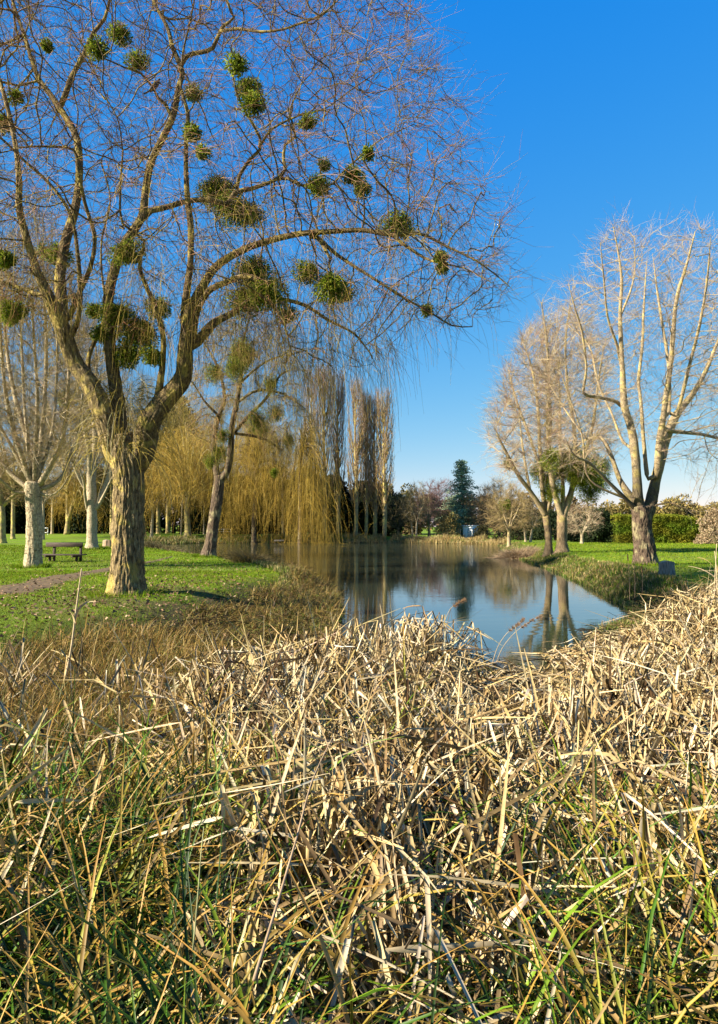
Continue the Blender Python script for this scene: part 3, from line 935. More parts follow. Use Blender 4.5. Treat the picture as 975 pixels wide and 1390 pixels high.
# 4. the leaning tree at the water's edge
bare_tree('leaning_tree', 'dark mistletoe tree leaning right at the lawn edge, base against the water', 283, 757, 36.0,
          [(283, 759, 24), (285, 745, 17), (289, 718, 14), (293, 690, 15), (297, 660, 14), (297, 646, 12)],
          [([(297, 652, 11), (308, 642, 9), (313, 615, 9), (315, 580, 8), (322, 545, 7), (327, 510, 6), (330, 470, 4), (338, 430, 2.5)], -1.5), ([(296, 650, 10), (292, 628, 8), (290, 600, 7), (297, 565, 6), (305, 540, 5), (298, 505, 4), (286, 480, 3), (270, 455, 2)], 1.5),
           ([(315, 590, 6), (340, 562, 5), (362, 540, 4), (380, 510, 3), (400, 500, 2)], -1), ([(314, 588, 4), (345, 592, 4), (368, 600, 3), (382, 612, 3)], 1), ([(326, 520, 4), (348, 500, 3), (372, 486, 2.5), (400, 480, 2)], 2), ([(297, 565, 4), (278, 545, 3), (262, 520, 2), (250, 510, 1.5)], -1), ([(324, 545, 4), (350, 530, 4), (385, 535, 3), (415, 555, 2)], -2)],
          [(255, 600), (245, 520), (270, 450), (320, 415), (375, 430), (410, 480), (425, 550), (400, 620), (350, 600), (320, 560), (300, 620)], 3.5, 750, M_DARKBARK, 23,
          cols=YEL + RED[:2], wts=(3, 3, 3, 1, 1, 1), n_tw=3600, tw_len=1.2, tw_r=0.006, droop=0.2, up=0.1, kill=0.6, r0=0.012,
          mist=[(330, 480, 22), (318, 498, 16), (348, 568, 16), (355, 580, 13), (292, 505, 16), (298, 612, 12), (288, 625, 12), (302, 590, 10), (375, 560, 14), (368, 520, 12), (392, 596, 10), (372, 640, 6)],
          hang=(900, 3.2, GOLD, [3, 3, 2, 2], lambda pos, r: np.nonzero((r < 0.04) & (np.arange(len(r)) > 0) & (pos[:, 2] > 3))[0]))

# 5. right foreground tree
bare_tree('poplar_tree', 'tall bare poplar with dark rugged trunk, pale spreading limbs and stump at foot', 877, 765, 28.5,
          [(877, 768, 32), (875, 745, 26), (872, 720, 24), (872, 700, 25), (871, 688, 27)],
          [([(878, 700, 18.4), (884, 680, 15.6), (892, 645, 13.8), (903, 600, 12.9), (918, 564, 11.0), (938, 538, 7.5), (955, 510, 6.0), (972, 470, 4.5), (990, 420, 3.0), (1005, 360, 1.5)], 2), ([(892, 645, 11.0), (896, 600, 10.1), (903, 548, 7.5), (911, 490, 6.8), (918, 410, 5.2), (932, 360, 3.8), (944, 314, 2.2)], -2),
           ([(908, 560, 5.2), (908, 500, 4.5), (900, 445, 3.8), (893, 400, 3.0), (886, 345, 1.5)], 2.5), ([(870, 700, 16.6), (866, 675, 13.8), (864, 635, 12.0), (858, 585, 11.0), (848, 552, 10.1), (845, 500, 6.8), (842, 430, 5.2), (844, 380, 3.8), (838, 335, 2.2), (832, 305, 1.5)], -1),
           ([(849, 556, 6.0), (838, 546, 5.2), (822, 541, 5.2), (805, 538, 4.5), (792, 533, 3.8), (796, 500, 3.0), (790, 450, 3.0), (781, 420, 2.2), (772, 385, 1.5)], -2.5), ([(866, 690, 12.9), (854, 672, 10.1), (841, 650, 6.8), (829, 617, 6.0), (816, 594, 4.5), (797, 596, 3.0), (780, 608, 2.2)], 1.5),
           ([(866, 694, 7.5), (848, 676, 6.0), (822, 650, 4.5), (800, 628, 3.8), (780, 618, 2.2), (765, 590, 1.5)], -2), ([(910, 585, 6.0), (930, 587, 5.2), (955, 590, 4.5), (980, 596, 3.8), (1010, 600, 2.2)], 1), ([(880, 650, 6.0), (874, 600, 5.2), (870, 545, 4.5), (867, 515, 4.5), (872, 470, 3.8), (874, 420, 3.0), (878, 355, 1.5)], 2.5),
           ([(845, 505, 4.5), (838, 470, 3.8), (825, 430, 3.0), (820, 380, 2.2), (815, 330, 1.5)], -2.5), ([(862, 610, 4.5), (846, 600, 3.8), (830, 560, 3.0), (812, 520, 3.0), (800, 470, 2.2), (770, 440, 1.5)], 3), ([(918, 564, 5.2), (935, 500, 4.5), (950, 440, 3.8), (960, 380, 3.0), (965, 320, 1.5)], -3),
           ([(842, 430, 3.8), (860, 380, 2.2), (862, 320, 1.5)], 2), ([(882, 690, 3.0), (905, 682, 2.2), (930, 690, 1.5), (950, 698, 0.8)], -1), ([(797, 596, 2.2), (770, 560, 2.2), (745, 520, 1.5)], 1), ([(848, 676, 3.8), (800, 650, 2.2), (790, 590, 2.2), (770, 530, 1.5), (752, 480, 1.5)], -1)],
          [(745, 600), (735, 500), (760, 400), (800, 340), (840, 300), (880, 320), (930, 300), (990, 330), (1060, 420), (1080, 560), (1020, 660), (950, 640), (900, 600), (840, 630), (790, 640)], 4.8, 3600, M_POPBARK, 24,
          tmat=M_DARKBARK, cols=PALE + [(0.45, 0.30, 0.24)], wts=(2, 3, 2, 2, 2), n_tw=6500, tw_len=0.9, tw_r=0.0048, kill=0.40, r0=0.0075, bias=(0, 0, 0.4), up=0.45, droop=0.0, trunk_amp=0.03, step=0.3, infl=3)

# 6. the pair with mistletoe on the right bank
bare_tree('mistletoe_tree', 'left-leaning bare mistletoe tree, left one of the close pair on the right bank', 744, 749, 44.0,
          [(746, 751, 12), (745, 735, 9), (743, 715, 9), (741, 700, 9)],
          [([(742, 702, 8), (732, 685, 7), (720, 667, 6), (707, 650, 6), (695, 630, 5), (685, 610, 4), (674, 588, 2)], -2), ([(742, 702, 8), (736, 660, 6), (733, 610, 5), (730, 550, 4), (722, 500, 3), (708, 460, 2)], 1), ([(735, 640, 4), (718, 590, 4), (700, 540, 3), (690, 500, 2)], 2),
           ([(741, 700, 6), (748, 670, 5), (745, 620, 4), (748, 560, 3), (742, 500, 2)], -2), ([(720, 667, 4), (710, 610, 3), (705, 560, 2)], 2)],
          [(668, 640), (660, 590), (668, 540), (690, 490), (715, 450), (745, 440), (765, 500), (770, 600), (750, 650), (700, 660)], 3.8, 1300, M_POPBARK, 25, tmat=M_TANBARK,
          cols=PALE + [(0.48, 0.26, 0.20)] + YEL[:2], wts=(4, 3, 1.5, 2, 1.5, 1, 1), n_tw=4600, tw_len=1.2, tw_r=0.0075, kill=0.55, r0=0.012, bias=(-0.1, 0, 0.45), up=0.5, step=0.4, infl=4,
          mist=[(690, 629, 7), (738, 632, 15), (742, 650, 14), (728, 640, 9), (745, 668, 11)])
bare_tree('mistletoe_tree', 'bare tree with big drooping mistletoe clumps, right one of the close right-bank pair', 763, 750, 43.0,
          [(763, 752, 18), (763, 735, 14), (763, 715, 13), (763, 700, 13)],
          [([(763, 704, 9), (756, 680, 8), (750, 655, 7), (746, 620, 6), (744, 570, 5), (745, 510, 4), (742, 460, 3), (735, 410, 2)], -1), ([(764, 702, 9), (772, 680, 8), (778, 655, 7), (782, 620, 6), (778, 570, 5), (770, 520, 4), (768, 460, 3), (775, 410, 2)], 1.5),
           ([(782, 640, 5), (796, 610, 5), (806, 570, 4), (812, 520, 3), (820, 470, 2)], -2), ([(764, 702, 6), (764, 650, 5), (760, 600, 4), (760, 540, 3), (756, 480, 2)], 2), ([(780, 655, 4), (800, 650, 3), (820, 648, 2)], 0.5)],
          [(722, 620), (720, 530), (730, 450), (760, 420), (800, 430), (830, 490), (838, 570), (835, 640), (800, 660), (760, 650)], 4.0, 1300, M_POPBARK, 26,
          tmat=M_TANBARK, cols=PALE + [(0.48, 0.26, 0.20)] + YEL[:2], wts=(4, 3, 1.5, 2, 1, 2, 2), n_tw=4600, tw_len=1.2, tw_r=0.0075, kill=0.55, r0=0.012, bias=(0, 0, 0.45), up=0.5, step=0.4, infl=4,
          mist=[(770, 618, 18), (790, 628, 19), (806, 640, 17), (812, 655, 14), (802, 668, 12), (780, 645, 16), (760, 640, 15), (756, 665, 11), (792, 655, 14), (748, 620, 14), (818, 632, 11)])


# ================================================================== middle distance trees
def small_tree(name, label, u, v, Y, h_px, w_px, bark_m, seed, cols, wts, trunk_w=4, fork=0.3, n_tw=1500, tw_r=0.02, mist=(), group=None, lean=0, cat='tree', stems=1, drop=0.0, bias=(0, 0, 0.35), natt=260):
    tr = [(u, v, trunk_w * 1.15), (u + lean * 0.4, v - h_px * fork * 0.5, trunk_w), (u + lean, v - h_px * fork, trunk_w * 0.85)]
    f = fork
    top = v - h_px
    r_ = np.random.default_rng(seed + 500)
    limbs = []
    for k in range(4 + int(w_px > 50) * 2):
        sx = r_.uniform(-0.35, 0.35) * w_px; hh = r_.uniform(0.55, 0.92)
        limbs.append(([(u + lean, v - h_px * (f - 0.03), trunk_w * 0.6), (u + lean + sx * 0.35, v - h_px * (f + (hh - f) * 0.3), trunk_w * 0.5), (u + lean + sx * 0.8, v - h_px * (f + (hh - f) * 0.65), trunk_w * 0.33), (u + lean + sx, v - h_px * hh, trunk_w * 0.15)], r_.uniform(-1, 1) * w_px * 0.3 * Y / F))
    uu = u + lean
    poly = [(uu - w_px * a, v - h_px * b) for a, b in [(0.3, f * 0.9), (0.48, f + 0.12), (0.5, 0.6), (0.38, 0.82), (0.15, 0.97), (-0.1, 1.0), (-0.35, 0.86), (-0.5, 0.62), (-0.47, f + 0.15), (-0.28, f * 0.95)]]
    s_ = px(Y)
    return bare_tree(name, label, u, v, Y, tr, limbs, poly, w_px * 0.42 * s_, natt, bark_m, seed, step=max(0.3, w_px * s_ * 0.06), infl=w_px * s_ * 0.5, kill=max(0.35, w_px * s_ * 0.065), r0=tw_r * 1.1,
                     cols=cols, wts=wts, n_tw=n_tw, tw_len=w_px * s_ * 0.17, tw_r=tw_r * 0.55, droop=drop, up=0.4, bias=bias, mist=mist, group=group, cat=cat, maxn=2500, second=1.2)


TAN = [(0.52, 0.39, 0.15), (0.44, 0.32, 0.12), (0.34, 0.24, 0.10), (0.50, 0.35, 0.18)]
PURP = [(0.26, 0.14, 0.13), (0.32, 0.18, 0.17), (0.22, 0.13, 0.12)]
BRN = [(0.20, 0.13, 0.08), (0.28, 0.19, 0.11), (0.16, 0.11, 0.07)]
small_tree('bare_tree', 'thin pale bare tree standing alone before the dark hedge left of the big poplar', 790, 739, 68, 52, 56, M_WHITE, 31, PALE, (1, 1, 1, 1), 4, 0.28, 1300, 0.012)
small_tree('bare_tree', 'spreading tan tree with one green mistletoe ball, beside the far right shore', 691, 738, 76, 80, 62, M_POPBARK, 32, TAN, (1, 1, 1, 1), 4.5, 0.22, 2200, 0.015, mist=[(686, 684, 8)])
small_tree('bare_tree', 'slim tan tree, left one of the close twins right of the mistletoe-ball tree', 714, 738, 78, 70, 40, M_WHITE, 33, TAN, (1, 1, 1, 1), 3, 0.3, 1200, 0.013, lean=-2)
small_tree('bare_tree', 'slim tan tree, right one of the close twins right of the mistletoe-ball tree', 720, 738, 77, 66, 40, M_WHITE, 34, TAN, (1, 1, 1, 1), 3, 0.3, 1200, 0.013, lean=3)
small_tree('bare_tree', 'slim yellowish tree, left of two pale stems right of the tall poplars', 560.5, 731, 108, 70, 34, M_WHITE, 35, TAN, (2, 2, 1, 1), 2.2, 0.32, 1400, 0.018, lean=-2)
small_tree('bare_tree', 'slim yellowish tree, right of two pale stems right of the tall poplars', 565, 731, 107, 77, 40, M_WHITE, 36, TAN, (2, 2, 1, 1), 2.5, 0.32, 1500, 0.018, lean=1)
small_tree('bare_tree', 'small brown thin-stemmed tree on the far bank, just left of the golden shrub', 582, 731, 112, 58, 36, M_GOLDBARK, 37, TAN + BRN, (2, 2, 1, 1, 2, 1, 1), 2.2, 0.3, 1300, 0.018)
small_tree('bare_tree', 'purple-brown bare tree rising behind the two pale stems on the far bank', 583, 728, 135, 74, 44, M_DARKBARK, 38, PURP, (1, 1, 1), 3, 0.25, 2600, 0.024)
small_tree('bare_tree', 'purple-brown bare tree with rounded top just left of the blue-green cedar', 603, 728, 138, 76, 50, M_DARKBARK, 39, PURP, (1, 1, 1), 3, 0.25, 3000, 0.024)
small_tree('bare_tree', 'dark brown bushy bare tree just right of the cedar and white shed', 661, 732, 112, 72, 56, M_DARKBARK, 40, BRN + TAN[:1], (2, 2, 2, 1), 3.5, 0.2, 2600, 0.02)
small_tree('bare_tree', 'brown bare tree behind the spreading tan tree near the far right shore', 678, 731, 120, 82, 62, M_DARKBARK, 41, BRN + TAN, (1, 1, 1, 1, 1, 1, 1), 3, 0.22, 2800, 0.022)
small_tree('bare_tree', 'brown-olive round bare tree at the right end of the row of tall poplars', 541, 730, 112, 60, 46, M_DARKBARK, 42, [(0.24, 0.20, 0.09), (0.33, 0.27, 0.12), (0.18, 0.15, 0.07)], (1, 1, 1), 3, 0.2, 2600, 0.02)
small_tree('bare_tree', 'yellow-trunked tree at the left edge of the photo beyond the white pollard', 3, 735, 72, 120, 110, M_GOLDBARK, 43, YEL, (1, 1, 1, 1), 9, 0.42, 3000, 0.018)
small_tree('bare_tree', 'slender grey-white tree seen just right of the white pollard trunk', 59, 730, 96, 110, 60, M_WHITE, 44, YEL + PALE[:2], (1, 1, 1, 1, 1, 1), 3.5, 0.42, 1500, 0.018)
small_tree('bare_tree', 'slender grey tree halfway between the white pollard and the forked pale tree', 71, 725, 122, 120, 70, M_WHITE, 45, YEL + PALE[:2], (1, 1, 1, 1, 1, 1), 3.5, 0.4, 1600, 0.02, lean=1)
small_tree('bare_tree', 'small white-stemmed tree bending left, first right of the big willow trunk', 197, 727, 105, 92, 50, M_WHITE, 46, YEL, (1, 1, 1, 1), 3.6, 0.4, 1500, 0.018, lean=-4)
small_tree('bare_tree', 'small upright white-stemmed tree, second right of the big willow trunk', 206, 728, 104, 84, 54, M_WHITE, 47, YEL, (1, 1, 1, 1), 4, 0.4, 1500, 0.018, lean=2)
small_tree('bare_tree', 'thin straight pale tree just left of the thick golden willow trunk', 246, 726, 112, 110, 50, M_WHITE, 48, YEL, (1, 1, 1, 1), 2, 0.4, 1300, 0.018, lean=2)
small_tree('bare_tree', 'thin pale tree just left of the leaning dark trunk on the far bank', 277, 726, 112, 100, 46, M_WHITE, 49, YEL, (1, 1, 1, 1), 2, 0.4, 1200, 0.018)
small_tree('bare_tree', 'tall straight white-stemmed tree on the far bank left of the golden curtain willow', 384, 727, 110, 150, 60, M_WHITE, 50, YEL + PALE[:1], (1, 1, 1, 1, 1), 3, 0.5, 2000, 0.018)


for u, Y, h, w, sd, lab in [(18, 100, 225, 130, 151, 'tall yellow twiggy tree filling the gap left of the white pollard'), (92, 112, 235, 120, 152, 'tall yellow twiggy tree rising between pollard and forked pale tree'),
                            (152, 118, 240, 130, 153, 'tall olive-tan twiggy tree directly behind the big willow trunk'), (215, 126, 215, 120, 154, 'tall olive-tan twiggy tree right of the big willow trunk'), (310, 124, 195, 110, 155, 'tan bare tree behind the leaning tree and golden willows')]:
    small_tree('bare_tree', lab, u, 725, Y, h, w, M_GOLDBARK, sd, YEL + [(0.24, 0.2, 0.06)], (2, 2, 2, 1, 2), 5, 0.3, 5200, 0.02, natt=420)


def poplar(u, top, Y, w_px, tw, seed, label, v=727):
    rng = np.random.default_rng(seed)
    d0 = ray(u, v); x = d0[0] / d0[1] * Y; zb = hz(x, Y)
    root = thing('lombardy_poplar', (x, Y, zb), label, 'tree', 'tall narrow bare poplars in a row on the far bank')
    zt = W(u, top, Y)[2]; H = zt - zb; s_ = px(Y)
    mb = MB(); P, R = spline([(x, Y, zb - .1), (x + .1, Y, zb + H * .3), (x - .1, Y, zb + H * .6), (x, Y, zt)], [tw * s_ / 2, tw * s_ * .42, tw * s_ * .25, .02], 1.0)
    tube(mb, P, R, 10, lump=0.06); mb.build('trunk', M_GOLDBARK, root)
    n = 75
    f = rng.uniform(0.13, 0.86, n) ** 0.9; a = rng.uniform(0, 2 * np.pi, n)
    P0 = np.stack([x + 0 * f, Y + 0 * f, zb + H * f], 1)
    env = w_px * s_ * 0.40 * np.sqrt(np.clip(np.sin(np.pi * (0.12 + 0.86 * f) ** 0.9), 0.1, 1))
    D0 = np.stack([np.cos(a), np.sin(a), 1.2 + 0 * a], 1)
    L = np.minimum(H * (1.0 - f) * 0.95, H * rng.uniform(0.16, 0.36, n))
    bp = np.empty((n, 8, 3)); bp[:, 0] = P0
    for k in range(1, 8):
        g = min(1, k / 3)
        out = env * (1 - np.exp(-k / 2.0))
        bp[:, k] = P0 + np.stack([np.cos(a) * out, np.sin(a) * out, L * k / 7], 1) + rng.normal(size=(n, 3)) * 0.06
    br = np.linspace(1, 0.12, 8)[None] * (tw * s_ * 0.13 * (1.1 - f * 0.6))[:, None]
    mb = MB(); strands(mb, bp, br, pick(rng, n, [(1.5, 1.3, 1.1), (1.0, 0.85, 0.7)], [1, 1]), 5); mb.build('branches', M_GOLDBARK, root)
    m = 2000
    i = rng.integers(0, n, m); k = rng.integers(1, 8, m)
    D0 = rng.normal(size=(m, 3)) * [0.5, 0.5, 0.2] + [0, 0, 1.3]
    tp, tr = sweep(rng, bp[i, k], D0, H * rng.uniform(0.03, 0.09, m), 0.013, 0.008, 4, -0.1, 0.08)
    mb = MB(); strands(mb, tp, tr, pick(rng, m, [(0.62, 0.44, 0.25), (0.70, 0.54, 0.30), (0.40, 0.27, 0.16), (0.60, 0.42, 0.34)], [1, 1, 1, 1])); mb.build('twigs', M_TWIG, root)


for k, (u, top, w, tw, where) in enumerate([
        (422, 512, 30, 5.5, 'leftmost, directly behind the narrow golden willow'), (440, 505, 30, 6, 'second from the left, right of the narrow golden willow'), (459, 512, 28, 5.5, 'third from the left, midway along the row'),
        (483, 520, 30, 6, 'pale-tipped one, fourth from the left'), (497, 538, 22, 5, 'narrowest one, tucked between two stouter ones near the right end'),
        (509, 545, 26, 6, 'second from the right, with a dark stem'), (522, 535, 32, 6.5, 'rightmost, with the widest top against the sky')]):
    poplar(u, top, 106 + (k % 3) * 1.5, w, tw, 60 + k, 'narrow far-bank poplar, ' + where)


def weeping(u, v, Y, trunk, crown, seed, label, n=2600, cols=None, wts=None, lo=0.2, tm=M_GOLDBARK, len_px=110, r=0.013, dp=.42):
    """crown: list of (u, v) along the top of the dome; strands fall from the dome and from inside it"""
    rng = np.random.default_rng(seed)
    d0 = ray(u, v); x = d0[0] / d0[1] * Y; zb = hz(x, Y); s_ = px(Y)
    root = thing('weeping_willow', (x, Y, zb), label, 'tree', 'golden weeping willows on the far bank')
    mb = MB(); TPs, TRs = trace(trunk, Y, Y); TPs[0] = np.array([x, Y, zb - .1])
    P, R = spline(TPs, TRs, 0.5); R = R * (1 + 0.35 * np.exp(-(P[:, 2] - zb) / 0.5)); tube(mb, P, R, 16, lump=0.08); mb.build('trunk', tm, root)
    top = TPs[-1]
    cr = np.array(crown, float); cu = cr[:, 0]; cv = cr[:, 1]
    uc = (cu[0] + cu[-1]) / 2; hw = abs(cu[-1] - cu[0]) / 2
    nb = 34
    ends = []
    mb = MB()
    for i in range(nb):
        uu = rng.uniform(cu[0], cu[-1]); e = math.sqrt(max(0.02, 1 - ((uu - uc) / hw) ** 2))
        dy = rng.uniform(-1, 1) * e * hw * s_
        vv = np.interp(uu, cu, cv) + abs(dy) / (hw * s_) * 14 + rng.uniform(4, 40)
        E = W(uu, vv, Y + dy)
        mid = top * 0.45 + E * 0.55 + np.array([0, 0, 0.12 * np.linalg.norm(E - top)])
        P, R = spline([top - [0, 0, rng.uniform(0, 1.5)], mid, E, E + nrm(E - mid) * 0.8 - [0, 0, 0.9]], [TRs[-1] * 0.5, TRs[-1] * 0.28, 0.05, 0.02], 0.5)
        tube(mb, P, R, 6, lump=0.05); ends.append(P[int(len(P) * 0.35):])
    mb.build('branches', tm, root)
    ends = np.concatenate(ends)
    # crown points under the dome
    uu = rng.uniform(cu[0], cu[-1], n); e = np.sqrt(np.clip(1 - ((uu - uc) / hw) ** 2, 0.02, 1)); dy = rng.uniform(-1, 1, n) * e * hw * s_
    vv = np.interp(uu, cu, cv) + np.abs(dy) / (hw * s_) * 16 + rng.uniform(0, 1, n) ** 1.1 * len_px * 0.9
    k = rng.integers(0, len(ends), n)
    P0 = np.array([W(a, b_, Y + c_) for a, b_, c_ in zip(uu, vv, dy)])
    w_ = rng.uniform(0, 0.5, n)[:, None]; P0 = P0 * (1 - w_) + ends[k] * w_
    clump = 0.62 + 0.75 * np.sin(uu * 0.47 + seed) * np.sin(uu * 0.17 + dy * 0.9)
    L = len_px * s_ * rng.uniform(0.12, 0.62, n) * np.clip(clump, 0.3, 1.25)
    D0 = rng.normal(size=(n, 3)) * [1, 1, 0.5] + [0, 0, .3]
    hp, hr = sweep(rng, P0, D0 * [1, 1, 1] if dp < .5 else D0 * [.45, .45, 1], L * (1.5 if dp > .7 else 1), r, r * 0.5, 9, dp, 0.07)
    fl = hz(x, Y) + lo
    hp[..., 2] = np.maximum(hp[..., 2], -0.5)
    mb = MB(); strands(mb, hp, hr, pick(rng, n, cols or [(0.58, 0.385, 0.06), (0.40, 0.26, 0.045), (0.72, 0.50, 0.12), (0.20, 0.14, 0.03)], wts or [3, 3, 2, 2]))
    # fine side shoots making the crown dense
    m_ = n * 2
    i = rng.integers(0, n, m_); kk = rng.integers(0, 8, m_)
    sp, sr = sweep(rng, hp[i, kk], rng.normal(size=(m_, 3)) * [1, 1, 0.4], L[i] * 0.22, r * 0.7, r * 0.4, 5, 0.5, 0.1)
    strands(mb, sp, sr, pick(rng, m_, cols or [(0.58, 0.385, 0.06), (0.40, 0.26, 0.045), (0.72, 0.50, 0.12)], (wts or [3, 3, 2])[:3] if not cols else wts))
    mb.build('hanging_twigs', M_TWIG, root)


weeping(255, 727, 104, [(255, 728, 10), (255, 712, 8), (254, 695, 8), (257, 670, 7)], [(172, 640), (190, 600), (215, 575), (245, 560), (280, 570), (305, 600), (325, 640)], 71,
        'golden weeping willow with thick pale trunk between big willow and leaning tree', 4800, len_px=110)
weeping(345, 728, 102, [(346, 729, 7), (345, 700, 6), (348, 660, 6), (350, 620, 5)], [(300, 625), (318, 580), (340, 556), (365, 552), (388, 580), (400, 620)], 72,
        'golden weeping willow whose twigs hang in a broad curtain right of the leaning tree', 3600, len_px=140, tm=M_DARKBARK, dp=.6)
weeping(407, 728, 99, [(407, 729, 6), (408, 690, 6), (407, 650, 5), (410, 600, 5)], [(396, 620), (402, 575), (412, 552), (424, 556), (432, 585), (440, 630)], 73,
        'narrow golden willow whose long curtain of twigs almost touches the water in mid photo', 1300, len_px=170, tm=M_DARKBARK, dp=.75)
weeping(91, 724, 112, [(90, 725, 7), (93, 705, 6), (98, 690, 6), (101, 675, 5)], [(62, 670), (75, 640), (100, 618), (125, 630), (150, 665)], 74,
        'small golden weeping willow with slanting yellow trunk behind the bench', 1800, len_px=60)
weeping(228, 722, 128, [(228, 723, 5), (228, 690, 5), (230, 640, 5)], [(130, 600), (165, 560), (215, 535), (265, 545), (300, 585)], 75,
        'olive-gold round-topped willow rising behind the thick-trunked golden willow', 3200, len_px=90, r=0.02, cols=[(0.30, 0.25, 0.07), (0.22, 0.19, 0.06), (0.38, 0.30, 0.09)], wts=[1, 1, 1])


# ------------------------------------------------------------------ leafy masses
def leafmass(mb, centres, rads, n_each, size, cols, wts, rng, flat=0.7, D=None):
    for c, r in zip(centres, rads):
        n = n_each
        d = nrm(rng.normal(size=(n, 3)))
        P = c + d * (rng.uniform(0.3, 1.0, n) ** 0.5)[:, None] * r * [1, 1, flat]
        leaves(mb, P, d + rng.normal(size=(n, 3)) * 0.6, size * rng.uniform(0.6, 1.5, n), size * 0.5, pick(rng, n, cols, wts, 0.16), rng)


DKG = [(0.025, 0.042, 0.016), (0.04, 0.06, 0.02), (0.018, 0.03, 0.012), (0.06, 0.075, 0.025)]


def evergreen(u, v, Y, h_px, w_px, seed, label, cols=DKG, wts=(3, 2, 2, 1), cone=False, cat='tree', name='evergreen_tree', ncl=70, size=0.42, nleaf=75, group='dark evergreens closing the view across the water'):
    rng = np.random.default_rng(seed)
    d0 = ray(u, v); x = d0[0] / d0[1] * Y; zb = hz(x, Y); s_ = px(Y); H = h_px * s_; Wd = w_px * s_ / 2
    root = thing(name, (x, Y, zb), label, cat, group)
    mb = MB(); P, R = spline([(x, Y, zb - .1), (x, Y, zb + H * .5), (x, Y, zb + H * .93)], [max(.1, Wd * .07), Wd * .05 + .03, 0.02], 0.8); tube(mb, P, R, 8, lump=.05); mb.build('trunk', M_DARKBARK, root)
    f = rng.uniform(0.0, 0.97, ncl)
    if cone: e = (1 - f) * 1.0 + 0.06
    else: e = np.sqrt(np.clip(1 - (f * 1.9 - 0.75) ** 2 / 1.4, 0.12, 1)) if False else np.sqrt(np.clip(1 - np.maximum(f * 1.5 - 0.5, 0) ** 2, 0.12, 1)) * (1 - 0.25 * f)
    a = rng.uniform(0, 2 * np.pi, ncl); rr = Wd * e * np.sqrt(rng.uniform(0.1, 1, ncl))
    cs = np.stack([x + np.cos(a) * rr, Y + np.sin(a) * rr, zb + H * f], 1)
    mb = MB(); leafmass(mb, cs, Wd * rng.uniform(0.16, 0.36, ncl) * (0.5 + 0.5 * e) + 0.15, nleaf, size, cols, wts, rng)
    mb.build('crown', M_NEEDLE, root, smooth=False)


ev = [(-15, 724, 126, 96, 90, 'at the left edge behind the yellow-trunked tree'), (35, 724, 130, 82, 84, 'behind the white pollard trunk'), (82, 723, 132, 76, 76, 'behind the bench and slanting willow'),
      (135, 723, 130, 90, 80, 'behind the forked pale tree'), (184, 723, 133, 84, 76, 'just behind the big willow trunk'), (236, 723, 140, 190, 80, 'tallest, its top showing above the golden willow'),
      (285, 724, 122, 78, 74, 'behind the leaning tree'), (330, 725, 118, 76, 68, 'behind the left half of the golden curtain'), (370, 725, 118, 92, 60, 'behind the straight white stem'), (412, 726, 118, 88, 60, 'behind the tall narrow golden willow'),
      (452, 726, 116, 78, 56, 'behind the left poplars'), (490, 727, 117, 70, 52, 'behind the middle poplars'), (523, 727, 117, 62, 46, 'behind the rightmost poplars')]
for k, (u, v, Y, h, w, where) in enumerate(ev):
    evergreen(u, v, Y, h, w, 80 + k, 'dark evergreen tree across the lawn, ' + where, ncl=190, size=.5)

# blue-green cedar
rng = np.random.default_rng(97)
u, v, Y = 628, 731, 116.0
x = ray(u, v)[0] / ray(u, v)[1] * Y; zb = hz(x, Y); s_ = px(Y); H = 106 * s_
root = thing('cedar_tree', (x, Y, zb), 'blue-green cedar with layered branches and pointed top behind the white shed', 'tree')
mb = MB(); P, R = spline([(x, Y, zb - .1), (x, Y, zb + H * .5), (x, Y, zb + H)], [.35, .22, .03], 0.8); tube(mb, P, R, 10); mb.build('trunk', M_DARKBARK, root)
mb = MB(); lm = MB()
for f in np.linspace(0.1, 0.97, 26):
    for j in range(7):
        a = rng.uniform(0, 2 * np.pi); L = (1.02 - f) ** 0.9 * 42 * s_ * rng.uniform(0.55, 1.05) + 0.3
        f2 = f + rng.uniform(-.015, .015)
        p0 = np.array([x, Y, zb + H * f2]); d = np.array([math.cos(a), math.sin(a), 0.25 - 0.25 * (1 - f)])
        P = np.array([p0, p0 + d * L * .5, p0 + d * L - [0, 0, L * .10]]); tube(mb, P, [.07, .045, .015], 5)
        ncl = max(3, int(L / 0.45))
        tt = rng.uniform(0.2, 1, ncl)[:, None]
        cs = p0 + d * L * tt - np.array([0, 0, 1]) * L * .10 * tt ** 2 + rng.normal(size=(ncl, 3)) * [L * .12, L * .12, .08]
        leafmass(lm, cs, rng.uniform(.28, .55, ncl), 15, .26, [(0.40, 0.55, 0.30), (0.55, 0.70, 0.44), (0.18, 0.27, 0.16)], [2, 2, 1], rng, .35)
mb.build('branches', M_DARKBARK, root); lm.build('crown', M_NEEDLE, root, smooth=False)

evergreen(606, 731, 108, 36, 44, 121, 'round golden-tan shrub on the far bank left of the cedar', [(0.36, 0.27, 0.08), (0.46, 0.34, 0.12), (0.26, 0.20, 0.07)], (1, 1, 1), name='shrub', cat='shrub', ncl=45, size=.22, nleaf=90, group=None)
evergreen(815, 739, 74, 43, 44, 122, 'dark green rounded conifer at the left end of the clipped hedge', [(0.022, 0.04, 0.014), (0.035, 0.055, 0.02)], (1, 1), cone=False, name='conifer', ncl=90, size=.26, nleaf=90, group=None)
evergreen(792, 739, 80, 36, 46, 123, 'low dark evergreen bush behind the thin pale lone tree', [(0.02, 0.035, 0.014), (0.035, 0.05, 0.02)], (1, 1), name='bush', cat='bush', ncl=60, size=.26, nleaf=90, group=None)
evergreen(755, 738, 88, 36, 70, 124, 'dark evergreen bush behind the close pair of trees', [(0.02, 0.035, 0.014), (0.04, 0.055, 0.02)], (1, 1), name='bush', cat='bush', ncl=80, size=.28, nleaf=80, group=None)
